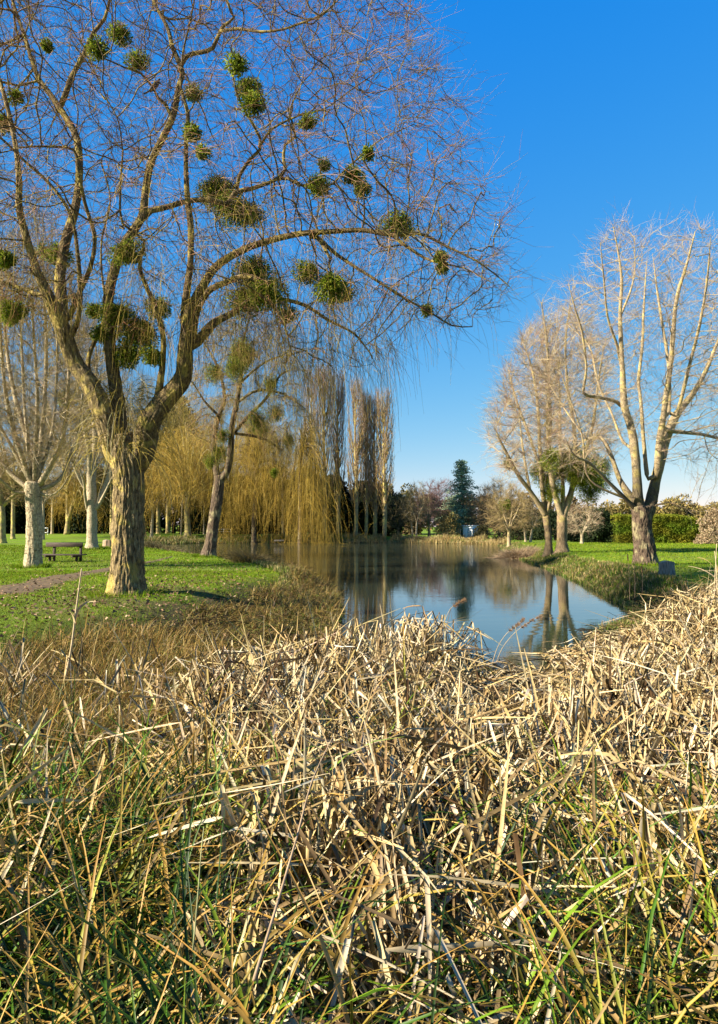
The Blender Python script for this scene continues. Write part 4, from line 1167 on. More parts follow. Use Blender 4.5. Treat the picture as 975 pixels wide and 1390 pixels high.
evergreen(705, 738, 92, 34, 60, 125, 'dark olive bush behind the close twin tan trees', [(0.03, 0.04, 0.016), (0.06, 0.06, 0.025)], (1, 1), name='bush', cat='bush', ncl=70, size=.28, nleaf=80, group=None)
evergreen(975, 739, 66, 46, 50, 126, 'pale orange-tan twiggy bush at the right edge of the photo', [(0.52, 0.38, 0.22), (0.44, 0.30, 0.17), (0.60, 0.46, 0.28)], (1, 1, 1), name='shrub', cat='shrub', ncl=60, size=.16, nleaf=130, group=None)
evergreen(655, 733, 108, 17, 26, 127, 'low dark shrub just right of the yellow box by the shed', [(0.05, 0.05, 0.02), (0.08, 0.07, 0.03)], (1, 1), name='shrub', cat='shrub', ncl=30, size=.2, nleaf=60, group=None)

# clipped hedge
rng = np.random.default_rng(130)
root = thing('hedge', (ray(897, 739)[0] / ray(897, 739)[1] * 71, 71, 0), 'long clipped yellow-green hedge behind the big poplar on the right', 'hedge')
x0 = (836 - CX) / F * 71; x1 = (962 - CX) / F * 71
n = 46000
lx = rng.uniform(x0, x1, n); ly = 71 + rng.uniform(0, 1.8, n) * 1; face = rng.uniform(0, 1, n)
topz = 2.62 + 0.16 * wob(lx, ly, 1.1, 3) - 0.8 * sm((lx - x1 + 2.2) / 2.2)
lz = topz * rng.uniform(0.0, 1, n)
front = face < 0.6; tp = face > 0.8
ly = np.where(front, 71 + rng.normal(size=n) * 0.09 + 0.12 * wob(lx, lz, 2.3, 1), ly); lz = np.where(tp, topz + rng.normal(size=n) * .07, lz)
P = np.stack([lx, ly, lz + 0.0], 1)
mb = MB(); box(mb, ((x0 + x1) / 2 - .3, 71.95, 1.1), (x1 - x0 - 1.6, 1.6, 2.3), (0.02, 0.03, 0.01))
t = sm(0.5 + 0.6 * wob(lx, lz * 2, 0.8, 8))
col = mixc((0.12, 0.185, 0.014), (0.23, 0.21, 0.02), t) * rng.uniform(0.6, 1.25, (n, 1))
leaves(mb, P, rng.normal(size=(n, 3)) + [0, -0.7, 0.5], .12 * rng.uniform(.6, 1.4, n), .07, col, rng)
mb.build('foliage', M_NEEDLE, root, smooth=False)

# far woodland: one mass
rng = np.random.default_rng(131)
mb = MB()
for (ua, ub, Ya, hh, cols) in [(800, 1120, 150, 40, [(0.30, 0.23, 0.07), (0.36, 0.27, 0.09), (0.20, 0.16, 0.06)]), (530, 800, 165, 42, [(0.20, 0.14, 0.08), (0.26, 0.18, 0.08), (0.14, 0.11, 0.05)]), (-300, 560, 170, 62, [(0.16, 0.14, 0.045), (0.26, 0.20, 0.06), (0.09, 0.09, 0.03)])]:
    nc = int((ub - ua) * 0.9)
    uu = rng.uniform(ua, ub, nc); YY = Ya + rng.uniform(0, 14, nc)
    xx = (uu - CX) / F * YY
    hmax = (hh + 6 * np.sin(uu * .09) + 4 * np.sin(uu * .23)) * YY / F
    zz = rng.uniform(0.0, 1, nc) ** .8 * hmax - .4
    leafmass(mb, np.stack([xx, YY, zz + .6], 1), rng.uniform(.9, 1.9, nc), 150, .6, cols, [1, 1, 1], rng, .9)
tag(mb.build('distant_woodland', M_TWIG, smooth=False), 'brown and olive mass of far woodland along the horizon', 'woodland', kind='stuff')

# ================================================================== bench, stumps, small structures
M_WOOD = plain('bench_wood', (0.02, 0.014, 0.01), (0.07, 0.045, 0.03), 5, 0.75, 0.5, (0.6, 6, 6))
M_WOOD2 = plain('weathered_wood', (0.22, 0.19, 0.16), (0.42, 0.37, 0.31), 6, 0.8, 0.7, (4, 4, 0.7))
M_CUT = plain('cut_wood', (0.35, 0.24, 0.15), (0.5, 0.38, 0.26), 12, 0.8, 0.5)
Yb = 31.0
bx_, bz = (89 - CX) / F * Yb, hz((89 - CX) / F * Yb, Yb)
bench = thing('bench', (bx_, Yb, bz), 'dark wooden bench with single backrest plank beside the white pollard trunk', 'bench')
ca = math.radians(-9)
ex = np.array([math.cos(ca), math.sin(ca), 0]); ey = np.array([-math.sin(ca), math.cos(ca), 0])
B0 = np.array([bx_, Yb, bz])
L_ = lambda a, b, z: B0 + ex * a + ey * b + UP * z
mb = MB()
for b in (-0.30, -0.13, 0.04): box(mb, L_(0.04, b, 0.30), (1.92, 0.15, 0.05), rz=ca)
mb.build('seat', M_WOOD, bench)
mb = MB(); box(mb, L_(-0.12, 0.20, 0.72), (1.72, 0.05, 0.19), rz=ca); mb.build('backrest', M_WOOD, bench)
for a in (-0.62, 0.62):
    mb = MB(); box(mb, L_(a, 0.265, 0.37), (0.10, 0.075, 0.84), rz=ca); mb.build('post', M_WOOD, bench)
    mb = MB(); box(mb, L_(a, -0.11, 0.235), (0.09, 0.62, 0.075), rz=ca); mb.build('bearer', M_WOOD, bench)
    mb = MB(); box(mb, L_(a, -0.05, 0.07), (0.09, 0.09, 0.25), rz=ca); mb.build('leg', M_WOOD, bench)


def stump(u, v, Y, wpx, hpx, label, m, seed, tilt=0.0, sunk=0.06):
    rng = np.random.default_rng(seed)
    s_ = px(Y); d0 = ray(u, v); x = d0[0] / d0[1] * Y; zb = hz(x, Y)
    root = thing('tree_stump', (x, Y, zb), label, 'stump')
    S, K = 40, 10
    r = wpx * s_ / 2; H = hpx * s_
    ang = np.arange(S) * 2 * np.pi / S
    zz = np.linspace(-sunk, H, K)
    prof = 1 + 0.07 * np.sin(ang * 3 + seed) + 0.05 * np.sin(ang * 7 + 1) + rng.normal(size=S) * 0.025
    fl = 1 + 0.18 * np.exp(-np.maximum(zz, 0) / (H * 0.25))
    V = np.stack([np.cos(ang)[None] * r * prof[None] * fl[:, None] + tilt * zz[:, None], np.sin(ang)[None] * r * prof[None] * fl[:, None], zz[:, None] + np.zeros(S)[None] + (np.linspace(0, 1, K) ** 4)[:, None] * (0.03 * np.sin(ang * 2 + seed))[None]], -1)
    V = V + np.array([x, Y, zb])
    idx = np.arange(K * S).reshape(K, S)
    q = np.stack([idx[:-1], np.roll(idx[:-1], -1, 1), np.roll(idx[1:], -1, 1), idx[1:]], -1)
    MB().add(V, q).build('wood', m, root)
    top = V[-1]; c = top.mean(0) - [0, 0, 0.02]
    rings = [c + (top - c) * f for f in (0.965, 0.6, 0.25)]
    W_ = np.concatenate([r_ for r_ in rings] + [c[None]]); W_[:, 2] -= 0.004
    idx = np.arange(3 * S).reshape(3, S)
    q = np.stack([idx[:-1], np.roll(idx[:-1], -1, 1), np.roll(idx[1:], -1, 1), idx[1:]], -1)
    l = idx[-1]
    MB().add(W_, q, np.stack([l, np.roll(l, -1), np.full(S, 3 * S)], -1)).build('cut_top', M_CUT, root)


stump(147, 743, 52.0, 13, 11, 'low brown tree stump on the grass right of the forked pale tree', plain('stump_bark', (0.20, 0.13, 0.08), (0.40, 0.27, 0.17), 9, 0.8, 0.6, (3, 3, 0.8)), 3)
stump(906, 783, 21.5, 19, 19, 'weathered grey stump on the bank at the foot of the big right poplar', plain('grey_stump_wood', (0.07, 0.06, 0.05), (0.30, 0.27, 0.23), 7, 0.85, 0.8, (5, 5, .6)), 5, sunk=0.25)

# shed and box on the far shore
Ys = 109.0; s_ = px(Ys); xs = (634.5 - CX) / F * Ys; zs = hz(xs, Ys) - 0.02
M_WHITE_P = plain('white_boards', (0.76, 0.76, 0.74), (0.86, 0.86, 0.83), 3, 0.6, 0.3, (8, 8, 0.4))
shed = thing('shed', (xs, Ys, zs), 'small white boarded shed with flat roof and dark doorway on the far shore', 'shed')
mb = MB(); box(mb, (xs, Ys + .9, zs + .97), (1.62, 1.7, 1.95), bev=.02); mb.build('wall', M_WHITE_P, shed)
for k in range(8):
    pass
mb = MB(); box(mb, (xs, Ys + .85, zs + 2.0), (1.86, 2.0, .12), bev=.02); mb.build('roof', plain('roof_felt', (0.5, 0.5, 0.5), (0.66, 0.66, 0.66)), shed)
mb = MB(); box(mb, (xs + .28, Ys + .04, zs + .85), (.62, .05, 1.6), bev=.01); mb.build('door', plain('shed_door', (0.40, 0.41, 0.40), (0.52, 0.52, 0.5), 4), shed)
for sx in (-.78, -.3, .0, .62, .78):
    mb = MB(); box(mb, (xs + sx, Ys + .035, zs + .95), (.07, .04, 1.9), bev=.01); mb.build('board_strip', M_WHITE_P, shed)
mb = MB(); tube(mb, [(xs - 1.15, Ys - .3, zs - .1), (xs - 1.12, Ys - .3, zs + 1.6)], [.07, .06], 8)
o = mb.build('post', plain('post_wood', (0.45, 0.3, 0.18), (0.55, 0.4, 0.26))); tag(o, 'thin tan wooden post standing just left of the white shed', 'post')
xb = (648 - CX) / F * Ys
shed.rotation_euler[2] = math.radians(-38)
crate = thing('storage_box', (xb, Ys + .1, zs), 'low yellow storage box with sloping lid immediately right of the white shed', 'box')
mb = MB(); box(mb, (xb - .05, Ys + .4, zs + .42), (1.25, .8, .85), bev=.03); mb.build('body', plain('yellow_box', (0.52, 0.42, 0.2), (0.66, 0.55, 0.3), 4), crate)
mb = MB(); box(mb, (xb - .05, Ys + .38, zs + .9), (1.34, .9, .08), bev=.02); mb.build('lid', plain('yellow_lid', (0.6, 0.5, 0.26), (0.7, 0.6, 0.34), 4), crate)

# fishing platform
Yj = 103.2; xj = (380 - CX) / F * Yj
jet = thing('fishing_platform', (xj, Yj, WATER), 'small pale wooden platform at the far water edge left of mid photo', 'platform')
mb = MB()
for k in range(6): box(mb, (xj, Yj - .55 + k * .2, WATER + .42), (1.35, .17, .05), bev=.01)
mb.build('deck', M_WOOD2, jet)
mb = MB(); box(mb, (xj, Yj - .62, WATER + .33), (1.35, .05, .14), bev=.01); mb.build('front_board', M_WOOD2, jet)
for sx in (-.6, .6):
    mb = MB(); tube(mb, [(xj + sx, Yj - .55, WATER - .7), (xj + sx, Yj - .55, WATER + .4)], [.06, .06], 8); mb.build('leg', M_WOOD, jet)
# thin rail by the water
Yr = 112.0; xr = (304 - CX) / F * Yr; zr = hz(xr, Yr)
rail = thing('railing', (xr, Yr, zr), 'thin grey metal railing between the leaning tree and the golden curtain', 'railing')
M_STEEL = plain('grey_steel', (0.35, 0.36, 0.36), (0.45, 0.46, 0.46), 5, 0.45, 0.05, metallic=0.6)
for z in (.45, .85):
    mb = MB(); tube(mb, [(xr - 1.2, Yr, zr + z), (xr + 1.2, Yr, zr + z)], [.03, .03], 8); mb.build('rail', M_STEEL, rail)
for sx in (-1.15, 0, 1.15):
    mb = MB(); tube(mb, [(xr + sx, Yr, zr - .1), (xr + sx, Yr, zr + .87)], [.035, .035], 8); mb.build('post', M_STEEL, rail)
# small white frame far beyond the bench
Yf = 110.0; xf = (63.5 - CX) / F * Yf; zf = hz(xf, Yf)
fr = thing('white_frame', (xf, Yf, zf), 'small white wooden frame far across the lawn above the bench', 'frame')
for z in (.35, 1.05):
    mb = MB(); box(mb, (xf, Yf, zf + z), (.6, .06, .1), bev=.01); mb.build('rail', M_WHITE_P, fr)
for sx in (-.28, .28):
    mb = MB(); box(mb, (xf + sx, Yf + .07, zf + .5), (.08, .06, 1.25), bev=.01); mb.build('post', M_WHITE_P, fr)

# ================================================================== reeds
TANC = [(0.62, 0.45, 0.20), (0.75, 0.58, 0.32), (0.44, 0.30, 0.12), (0.27, 0.18, 0.08), (0.12, 0.07, 0.03), (0.88, 0.73, 0.48)]
TANW = [4, 4, 2.5, 1.5, 1.2, 1.8]
rng = np.random.default_rng(7)
K = 8


def kinked(P0, az1, tilt1, L1, az2, el2, L2, sag=0.12, jit=0.05, kink=0.5):
    """broken leaf: rises, snaps, falls. angles in radians, el2 elevation of the second run"""
    N = len(P0)
    d1 = np.stack([np.sin(tilt1) * np.cos(az1), np.sin(tilt1) * np.sin(az1), np.cos(tilt1)], 1)
    d2 = np.stack([np.cos(el2) * np.cos(az2), np.cos(el2) * np.sin(az2), np.sin(el2)], 1)
    P = np.empty((N, K, 3)); P[:, 0] = P0
    D = d1.copy()
    bend = rng.normal(size=(N, 3)) * jit
    for k in range(1, K):
        if k <= 3:
            D = nrm(D + bend * .7); L = L1 / 3
        elif k == 4:
            D = d2.copy(); L = L2 * 0.12
        else:
            D = nrm(D + bend - np.array([0, 0, 1]) * sag * rng.uniform(0, 1, (N, 1))); L = L2 * 0.88 / 3
        P[:, k] = P[:, k - 1] + D * L[:, None]
    return P


def blades_to(mb, P, w0, cols, wts, fold=0.18, jit=0.13, tipf=0.25):
    N, K_, _ = P.shape
    hd = P[:, -1] - P[:, 0]
    side = nrm(nrm(np.stack([-hd[:, 1], hd[:, 0], 0 * hd[:, 0]], 1)) + rng.normal(size=(N, 3)) * .45)
    g = height(P[..., 0], P[..., 1])
    P = P.copy(); P[..., 2] = np.maximum(P[..., 2], np.maximum(g, WATER) + 0.015)
    prof = np.array([0.85, 1, 1, 1, .95, .85, .65, tipf])[None, :K_]
    ribbons(mb, P, w0[:, None] * prof, pick(rng, N, cols, wts, jit), rng, fold, side=side)


def reed_area(x, y):
    """how thick dead cattail stands, 0..1"""
    a = x / np.maximum(y, .5)
    left = 0.10 + 0.9 * sm((a + 0.27 + 0.12 * wob(x, y, 1.1, 3) + 0.012 * (y - 3)) / 0.22)
    left = left * (1 - 0.75 * sm((a - .20 + .05 * wob(x, y, 1.4, 4)) / .08) * sm((2.9 - y) / .6)) * (1 - .7 * sm((3.2 - y) / .6) * sm((-.02 - a) / .15))
    dm = sdist(marsh, x, y); dp = sdist(pond, x, y)
    backl = sm((a + 0.10 + (9.2 - y) * 0.07) / 0.12)          # behind 9 m only from mid picture to the right
    backl = np.where(y > 8.0, backl, 1)
    return left * backl * sm((-dm + 0.3) / 0.5) * sm((dp + 0.35) / 0.3)


def scatter(n, y0, y1, pw=1.0, ext=0.62, pad=0.5):
    y = y0 + (y1 - y0) * rng.uniform(0, 1, n) ** pw
    x = rng.uniform(-1, 1, n) * (ext * y + pad)
    return x, y


def mat_h(x, y):
    """height the dead mat reaches over the ground"""
    h = 0.60 + 0.22 * wob(x, y, 1.5, 12) + 0.14 * wob(x, y, 3.3, 5)
    a = x / np.maximum(y, .5)
    dp = sdist(pond, x, y)
    m1 = np.exp(-((a - 0.09) / 0.045) ** 2 - ((y - 9.9) / 0.9) ** 2)          # hummocks standing at the water's edge
    m2 = np.exp(-((a + 0.02) / 0.05) ** 2 - ((y - 11.0) / 1.3) ** 2)
    m3 = sm((a - 0.40) / 0.06) * sm((y - 9) / 2)
    h = h * (0.16 + 0.84 * sm(dp / 2.6)) + 0.60 * m1 + 0.85 * m2 + 0.45 * m3
    h = h * (1 - 0.85 * np.exp(-((a - 0.24) / 0.085) ** 4) * sm((y - 5.0) / 2.6))     # the low notch towards open water
    return np.clip(h, .1, 1.15)


mb = MB()
# tents: stems leaning together, snapping at the top
for (nc, y0, y1, per) in [(120, 1.35, 3.4, 13), (225, 3.0, 6.5, 13), (200, 6.0, 11.8, 15), (130, 10.5, 18.5, 16)]:
    cx_, cy_ = scatter(nc * 3, y0, y1)
    ok = rng.uniform(0, 1, len(cx_)) < reed_area(cx_, cy_); cx_, cy_ = cx_[ok][:nc * 2], cy_[ok][:nc * 2]
    i = np.repeat(np.arange(len(cx_)), per); n = len(i)
    rr = rng.uniform(0.03, 0.42, n) ** 0.8; aa = rng.uniform(0, 2 * np.pi, n)
    x = cx_[i] + np.cos(aa) * rr; y = cy_[i] + np.sin(aa) * rr
    z = np.maximum(height(x, y), WATER)
    H = mat_h(cx_, cy_)[i] * rng.uniform(0.55, 1.25, n)
    lean = rng.normal(size=(len(cx_), 2)) * 0.16
    H = np.minimum(H, .85)
    tx = cx_[i] + lean[i, 0] + rng.normal(size=n) * .07 - x; ty = cy_[i] + lean[i, 1] + rng.normal(size=n) * .07 - y
    az1 = np.arctan2(ty, tx); tilt = np.minimum(np.arctan2(np.hypot(tx, ty), H), .75)
    az2 = np.where(rng.uniform(0, 1, n) < .65, az1, aa) + rng.normal(size=n) * 0.55
    el2 = np.radians(np.where(rng.uniform(0, 1, n) < .75, rng.uniform(-82, -35, n), rng.uniform(-35, 25, n)))
    tilt = np.minimum(tilt + np.abs(rng.normal(size=n)) * .28, 1.15); st_ = rng.uniform(0, 1, n) < .08                       # unbroken, leaning straight
    az2 = np.where(st_, az1, az2); el2 = np.where(st_, np.pi / 2 - tilt - .12, el2)
    P = kinked(np.stack([x, y, z], 1), az1, tilt, np.where(st_, .75, 1.0) * np.minimum(H / np.maximum(np.cos(tilt), .5), .85), az2, el2, np.minimum(H * rng.uniform(0.35, 1.2, n) + .08, .62), sag=.05, jit=.02)
    blades_to(mb, P, rng.uniform(0.009, 0.022, n) * (1 + 0.012 * y), TANC, TANW)
# straight fallen leaves resting across the mat
for (n, y0, y1) in [(160, 1.5, 3.4), (520, 3.0, 6.5), (1300, 6.0, 11.8), (900, 10.5, 18)]:
    x, y = scatter(n * 2, y0, y1, 0.9)
    ok = rng.uniform(0, 1, len(x)) < reed_area(x, y); x, y = x[ok], y[ok]; n = len(x)
    z = np.maximum(height(x, y), WATER) + mat_h(x, y) * rng.uniform(0.05, 0.95, n)
    az = rng.uniform(0, 2 * np.pi, n) * .5 + (2.2 * wob(x, y, .9, 2)) + rng.normal(size=n) * .6
    P = kinked(np.stack([x, y, z], 1), az, np.radians(rng.uniform(50, 112, n)), rng.uniform(.12, .45, n), az + rng.normal(size=n) * .4, np.radians(rng.uniform(-45, 18, n)), rng.uniform(.12, .5, n), jit=.03)
    blades_to(mb, P, rng.uniform(0.009, 0.022, n) * (1 + 0.012 * y), TANC, TANW)
# stubs and upright straws
for (n, y0, y1) in [(160, 1.35, 4), (250, 4, 9), (600, 9, 18.5)]:
    x, y = scatter(n * 2, y0, y1)
    ok = rng.uniform(0, 1, len(x)) < reed_area(x, y); x, y = x[ok], y[ok]; n = len(x)
    z = np.maximum(height(x, y), WATER)
    az = rng.uniform(0, 2 * np.pi, n); t_ = np.abs(rng.normal(size=n)) * .22
    L = mat_h(x, y) * rng.uniform(.7, 1.35, n)
    P = kinked(np.stack([x, y, z], 1), az, t_, L * .5, az, np.pi / 2 - t_ - .1, L * .5, sag=.03, jit=.02)
    blades_to(mb, P, rng.uniform(0.006, 0.014, n) * (1 + 0.03 * y), TANC, TANW)
tag(mb.build('dry_reeds', M_REED, smooth=False), 'flattened tangle of dead straw coloured cattail leaves filling the foreground', 'reeds', kind='stuff')

# rotting thatch low under the reeds, coloured near black to deepen the shaded gaps
mb = MB()
n = 10000
x, y = scatter(n, 1.0, 19, 0.7)
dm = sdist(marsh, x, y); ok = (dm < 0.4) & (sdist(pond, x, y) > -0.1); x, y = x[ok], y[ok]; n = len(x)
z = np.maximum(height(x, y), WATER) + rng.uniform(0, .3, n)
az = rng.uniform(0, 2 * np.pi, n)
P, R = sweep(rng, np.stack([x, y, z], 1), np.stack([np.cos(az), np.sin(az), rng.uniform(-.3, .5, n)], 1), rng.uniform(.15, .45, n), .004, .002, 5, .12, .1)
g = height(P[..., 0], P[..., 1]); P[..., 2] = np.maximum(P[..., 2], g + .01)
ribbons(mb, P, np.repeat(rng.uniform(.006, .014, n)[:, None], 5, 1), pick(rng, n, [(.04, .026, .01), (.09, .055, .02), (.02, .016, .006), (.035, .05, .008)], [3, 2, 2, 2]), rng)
tag(mb.build('reed_thatch', M_REED, smooth=False), 'rotting leaf thatch low between the dead reeds, coloured dark for the shaded gaps', 'reeds', kind='stuff')


# ------------------------------------------------------------------ sedge: arching blades
def arch(x, y, z, L, lean, az, Kp=8, curl=0.32, jit=.03):
    n = len(x)
    D = np.stack([np.cos(az) * np.sin(lean), np.sin(az) * np.sin(lean), np.cos(lean)], 1)
    out = np.stack([np.cos(az), np.sin(az), -0.9 + 0 * az], 1)
    P = np.empty((n, Kp, 3)); P[:, 0] = np.stack([x, y, z], 1)
    c = curl * rng.uniform(.3, 1.4, n)[:, None]
    for k in range(1, Kp):
        D = nrm(D + out * c * (k / Kp) + rng.normal(size=(n, 3)) * jit)
        P[:, k] = P[:, k - 1] + D * (L / (Kp - 1))[:, None]
    return P


def sedge(mb, x, y, L, w, cols, wts, curl=.32, lean=.35, Kp=8, tips=None, fold=.2):
    n = len(x)
    z = np.maximum(height(x, y), WATER)
    az = rng.uniform(0, 2 * np.pi, n)
    P = arch(x, y, z, L, np.abs(rng.normal(size=n)) * lean, az, Kp, curl)
    g = np.maximum(height(P[..., 0], P[..., 1]), WATER)
    P[..., 2] = np.maximum(P[..., 2], g + .01)
    kk = np.linspace(0, 1, Kp)
    Wd = w[:, None] * (1 - kk ** 2.2 * .92)[None]
    side = nrm(np.stack([-np.sin(az), np.cos(az), 0 * az], 1) + rng.normal(size=(n, 3)) * .35)
    c = pick(rng, n, cols, wts, .15)
    cc = np.repeat(c[:, None], Kp, 1)
    if tips is not None:                                   # dying orange tips
        t_ = (np.clip(kk * 1.8 - .8, 0, 1)[None] * (rng.uniform(0, 1, n) < .45)[:, None])[..., None]
        cc = cc * (1 - t_) + np.asarray(tips) * t_
    ribbons(mb, P, Wd, cc, rng, fold, side=side)


GRN = [(0.07, 0.155, 0.008), (0.19, 0.30, 0.015), (0.022, 0.055, 0.005), (0.36, 0.36, 0.05), (0.46, 0.30, 0.05), (0.58, 0.40, 0.14)]
mb = MB()


def clumped(nc, per, y0, y1, dens, rad=.16, pw=1.0):
    cx_, cy_ = scatter(nc * 4, y0, y1, pw)
    ok = rng.uniform(0, 1, len(cx_)) < dens(cx_, cy_); cx_, cy_ = cx_[ok][:nc], cy_[ok][:nc]
    x = np.repeat(cx_, per) + rng.normal(size=len(cx_) * per) * rad; y = np.repeat(cy_, per) + rng.normal(size=len(cx_) * per) * rad
    ok = y > 1.05
    return x[ok], y[ok]


d_left = lambda x, y: sm((-x / y + .02 + .12 * wob(x, y, 1.3, 6)) / .25) * sm((4.6 - y) / 1.0)
d_right = lambda x, y: sm((x / y - .18 + .08 * wob(x, y, 1.6, 8)) / .16) * sm((3.7 - y) / .5)
d_any = lambda x, y: 0.45 * sm((3.6 - y) / .8) + 0.2 * sm((7 - y) / 2) * sm((.25 - x / y) / .2)
for dens, nc, y0, y1 in [(d_left, 420, 1.25, 5.0), (d_right, 330, 1.25, 3.9), (d_any, 170, 1.3, 8)]:
    x, y = clumped(nc, 17, y0, y1, dens)
    n = len(x)
    sedge(mb, x, y, rng.uniform(.45, 1.2, n), rng.uniform(.009, .021, n), GRN, [4, 3, 5, 1.3, 1.0, .7], tips=(.45, .24, .05), curl=.5, lean=.45)
tag(mb.build('green_sedge', M_SEDGE, smooth=False), 'green arching sedge blades with orange tips growing up through the dead reeds', 'sedge', kind='stuff')

BRS = [(0.46, 0.28, 0.06), (0.34, 0.20, 0.045), (0.54, 0.37, 0.11), (0.14, 0.09, 0.02), (0.13, 0.15, 0.02), (0.30, 0.28, 0.05)]
mb = MB()
d_gold = lambda x, y: sm((-x / y - .16 + .10 * wob(x, y, .9, 4)) / .18) * (.04 + .96 * sm((y - 3.9) / 1.2)) * sm((-sdist(marsh, x, y) + .55) / .6)
x, y = clumped(1000, 30, 2.8, 11, d_gold, .16, .8); n = len(x)
sedge(mb, x, y, rng.uniform(.25, .65, n), rng.uniform(.004, .008, n) * (1 + .06 * y), BRS, [4, 3, 2, 2, 2, 1], curl=.4, Kp=6, fold=0)
# olive-brown sedge on the left bank down to the water
n = 60000
y = rng.uniform(6.5, 26, n); x = rng.uniform(-5.2, .3, n)
dp = sdist(pond, x, y); dm = sdist(marsh, x, y)
lim = np.where(y < 20, (dm < .45 + .35 * wob(x, y, 1.1, 2)) | (dp < .8), dp < 1.1)
ok = (dp > -.18) & lim & (x / y > -.42) & ~((y < 9.3) & (x > -1)); x, y = x[ok], y[ok]; n = len(x)
hh = .24 + .20 * wob(x, y, 1.0, 5) + .26 * sm((y - 11) / 4) * sm((x + 3.2) / 1.5)
sedge(mb, x, y, np.clip(hh * .85, .12, .8) * rng.uniform(.6, 1.4, n), rng.uniform(.006, .011, n) * (1 + .03 * y), [(0.36, 0.24, 0.06), (0.24, 0.16, 0.04), (0.46, 0.32, 0.10), (0.10, 0.08, 0.02), (0.16, 0.18, 0.025), (0.16, 0.08, .03)], [4, 3, 2, 3, 3, 2], curl=.75, lean=.5, Kp=6, fold=0)
tag(mb.build('brown_sedge', M_SEDGE, smooth=False), 'golden brown matted sedge along the left side of the marsh and bank', 'sedge', kind='stuff')

# shoreline fringe of both banks
mb = MB()
seg = [(pond[i], pond[(i + 1) % len(pond)]) for i in range(len(pond))]
xs_, ys_ = [], []
for a, b in seg:
    Lg = np.linalg.norm(b - a); my = (a[1] + b[1]) / 2
    if my < 14: continue
    nn = int(Lg * (1500 if my < 30 else 700 if my < 60 else 260))
    t_ = rng.uniform(0, 1, nn); nv = np.array([b[1] - a[1], a[0] - b[0]]) / Lg
    off = -rng.uniform(-.25, 1.5 + (my > 90) * 1.0, nn)
    xs_.append(a[0] + (b[0] - a[0]) * t_ + nv[0] * off); ys_.append(a[1] + (b[1] - a[1]) * t_ + nv[1] * off)
xs_.append(rng.uniform(4.5, 11.5, 16000)); ys_.append(rng.uniform(13.5, 32, 16000))
x = np.concatenate(xs_); y = np.concatenate(ys_)
dmm = sdist(marsh, x, y)
dp = sdist(pond, x, y); ok = (dp > -.25) & ((dp < 1.7 + .8 * (y > 90)) | (dmm < .7)); x, y = x[ok], y[ok]; n = len(x)
far = y > 88
hh = np.where(far, .50 + .35 * wob(x, y, .7, 2), .13 + .10 * wob(x, y, .8, 2))
tan = rng.uniform(0, 1, n) < np.where(far, np.where(x > -2, .85, .3), .16)
w = np.clip(.0065 * (1 + .06 * y), .008, .045)
sedge(mb, x[tan], y[tan], np.clip(hh[tan], .12, 1) * rng.uniform(.6, 1.4, tan.sum()), w[tan], [(0.56, 0.40, 0.15), (0.42, 0.28, 0.09), (0.66, 0.50, 0.22)], [1, 1, 1], curl=.2, lean=.25, Kp=4, fold=0)
nt_ = ~tan
sedge(mb, x[nt_], y[nt_], np.clip(hh[nt_], .1, 1) * rng.uniform(.5, 1.2, nt_.sum()), w[nt_], [(0.13, 0.18, 0.02), (0.20, 0.18, 0.04), (0.05, 0.055, 0.015), (0.15, 0.26, 0.015)], [2, 1.5, 1.5, 3], curl=.3, Kp=4, fold=0)
tag(mb.build('shore_sedge', M_SEDGE, smooth=False), 'fringe of tan and olive sedge along the shoreline of the pond', 'sedge', kind='stuff')


def tussock(u, v, Y, r, h, label, cols, wts, seed, n=2600, w=.02):
    global rng
    keep = rng; rng = np.random.default_rng(seed)
    d0 = ray(u, v); x0 = d0[0] / d0[1] * Y
    mb = MB()
    x = x0 + rng.normal(size=n) * r * .4; y = Y + rng.normal(size=n) * r * .4
    az = np.arctan2(y - Y, x - x0) + rng.normal(size=n) * .5
    z = height(x, y)
    P = arch(x, y, z, h * rng.uniform(.7, 1.6, n), rng.uniform(.1, .8, n), az, 7, .5)
    P[..., 2] = np.maximum(P[..., 2], np.maximum(height(P[..., 0], P[..., 1]), WATER) + .01)
    ribbons(mb, P, np.linspace(1, .2, 7)[None] * np.full((n, 1), w), pick(rng, n, cols, wts), rng)
    o = mb.build('sedge_tussock', M_SEDGE, smooth=False)
    tag(o, label, 'grass tussock'); rng = keep


tussock(345, 768, 31.0, .75, .62, 'golden arching sedge tussock by the water right of the leaning tree', [(0.50, 0.36, 0.13), (0.40, 0.28, 0.09), (0.28, 0.2, .07)], [2, 2, 1], 201, 3000, .02)
tussock(702, 757, 50.0, 1.1, .8, 'rounded pinkish-tan grass tussock at the tip of the right bank', [(0.50, 0.37, 0.22), (0.40, 0.27, 0.15), (0.30, .2, .12)], [2, 2, 1], 202, 3200, .03)
tussock(226, 745, 56.0, 1.3, .8, 'wide olive-brown sedge mound left of the leaning tree, at the inlet', [(0.18, 0.15, 0.05), (0.26, 0.20, 0.08), (0.12, .11, .04)], [2, 2, 2], 203, 3600, .03)
tussock(205, 744, 60.0, 1.2, .7, 'olive-brown sedge mound close behind the big willow trunk, at the inlet', [(0.18, 0.15, 0.05), (0.24, 0.18, 0.08), (0.12, .11, .04)], [2, 2, 2], 204, 3000, .03)
tussock(254, 745, 52.0, 1.0, .6, 'low reddish-brown sedge mound touching the left side of the leaning trunk', [(0.30, 0.20, 0.09), (0.24, 0.15, 0.07), (0.14, .11, .04)], [2, 2, 2], 205, 2600, .03)


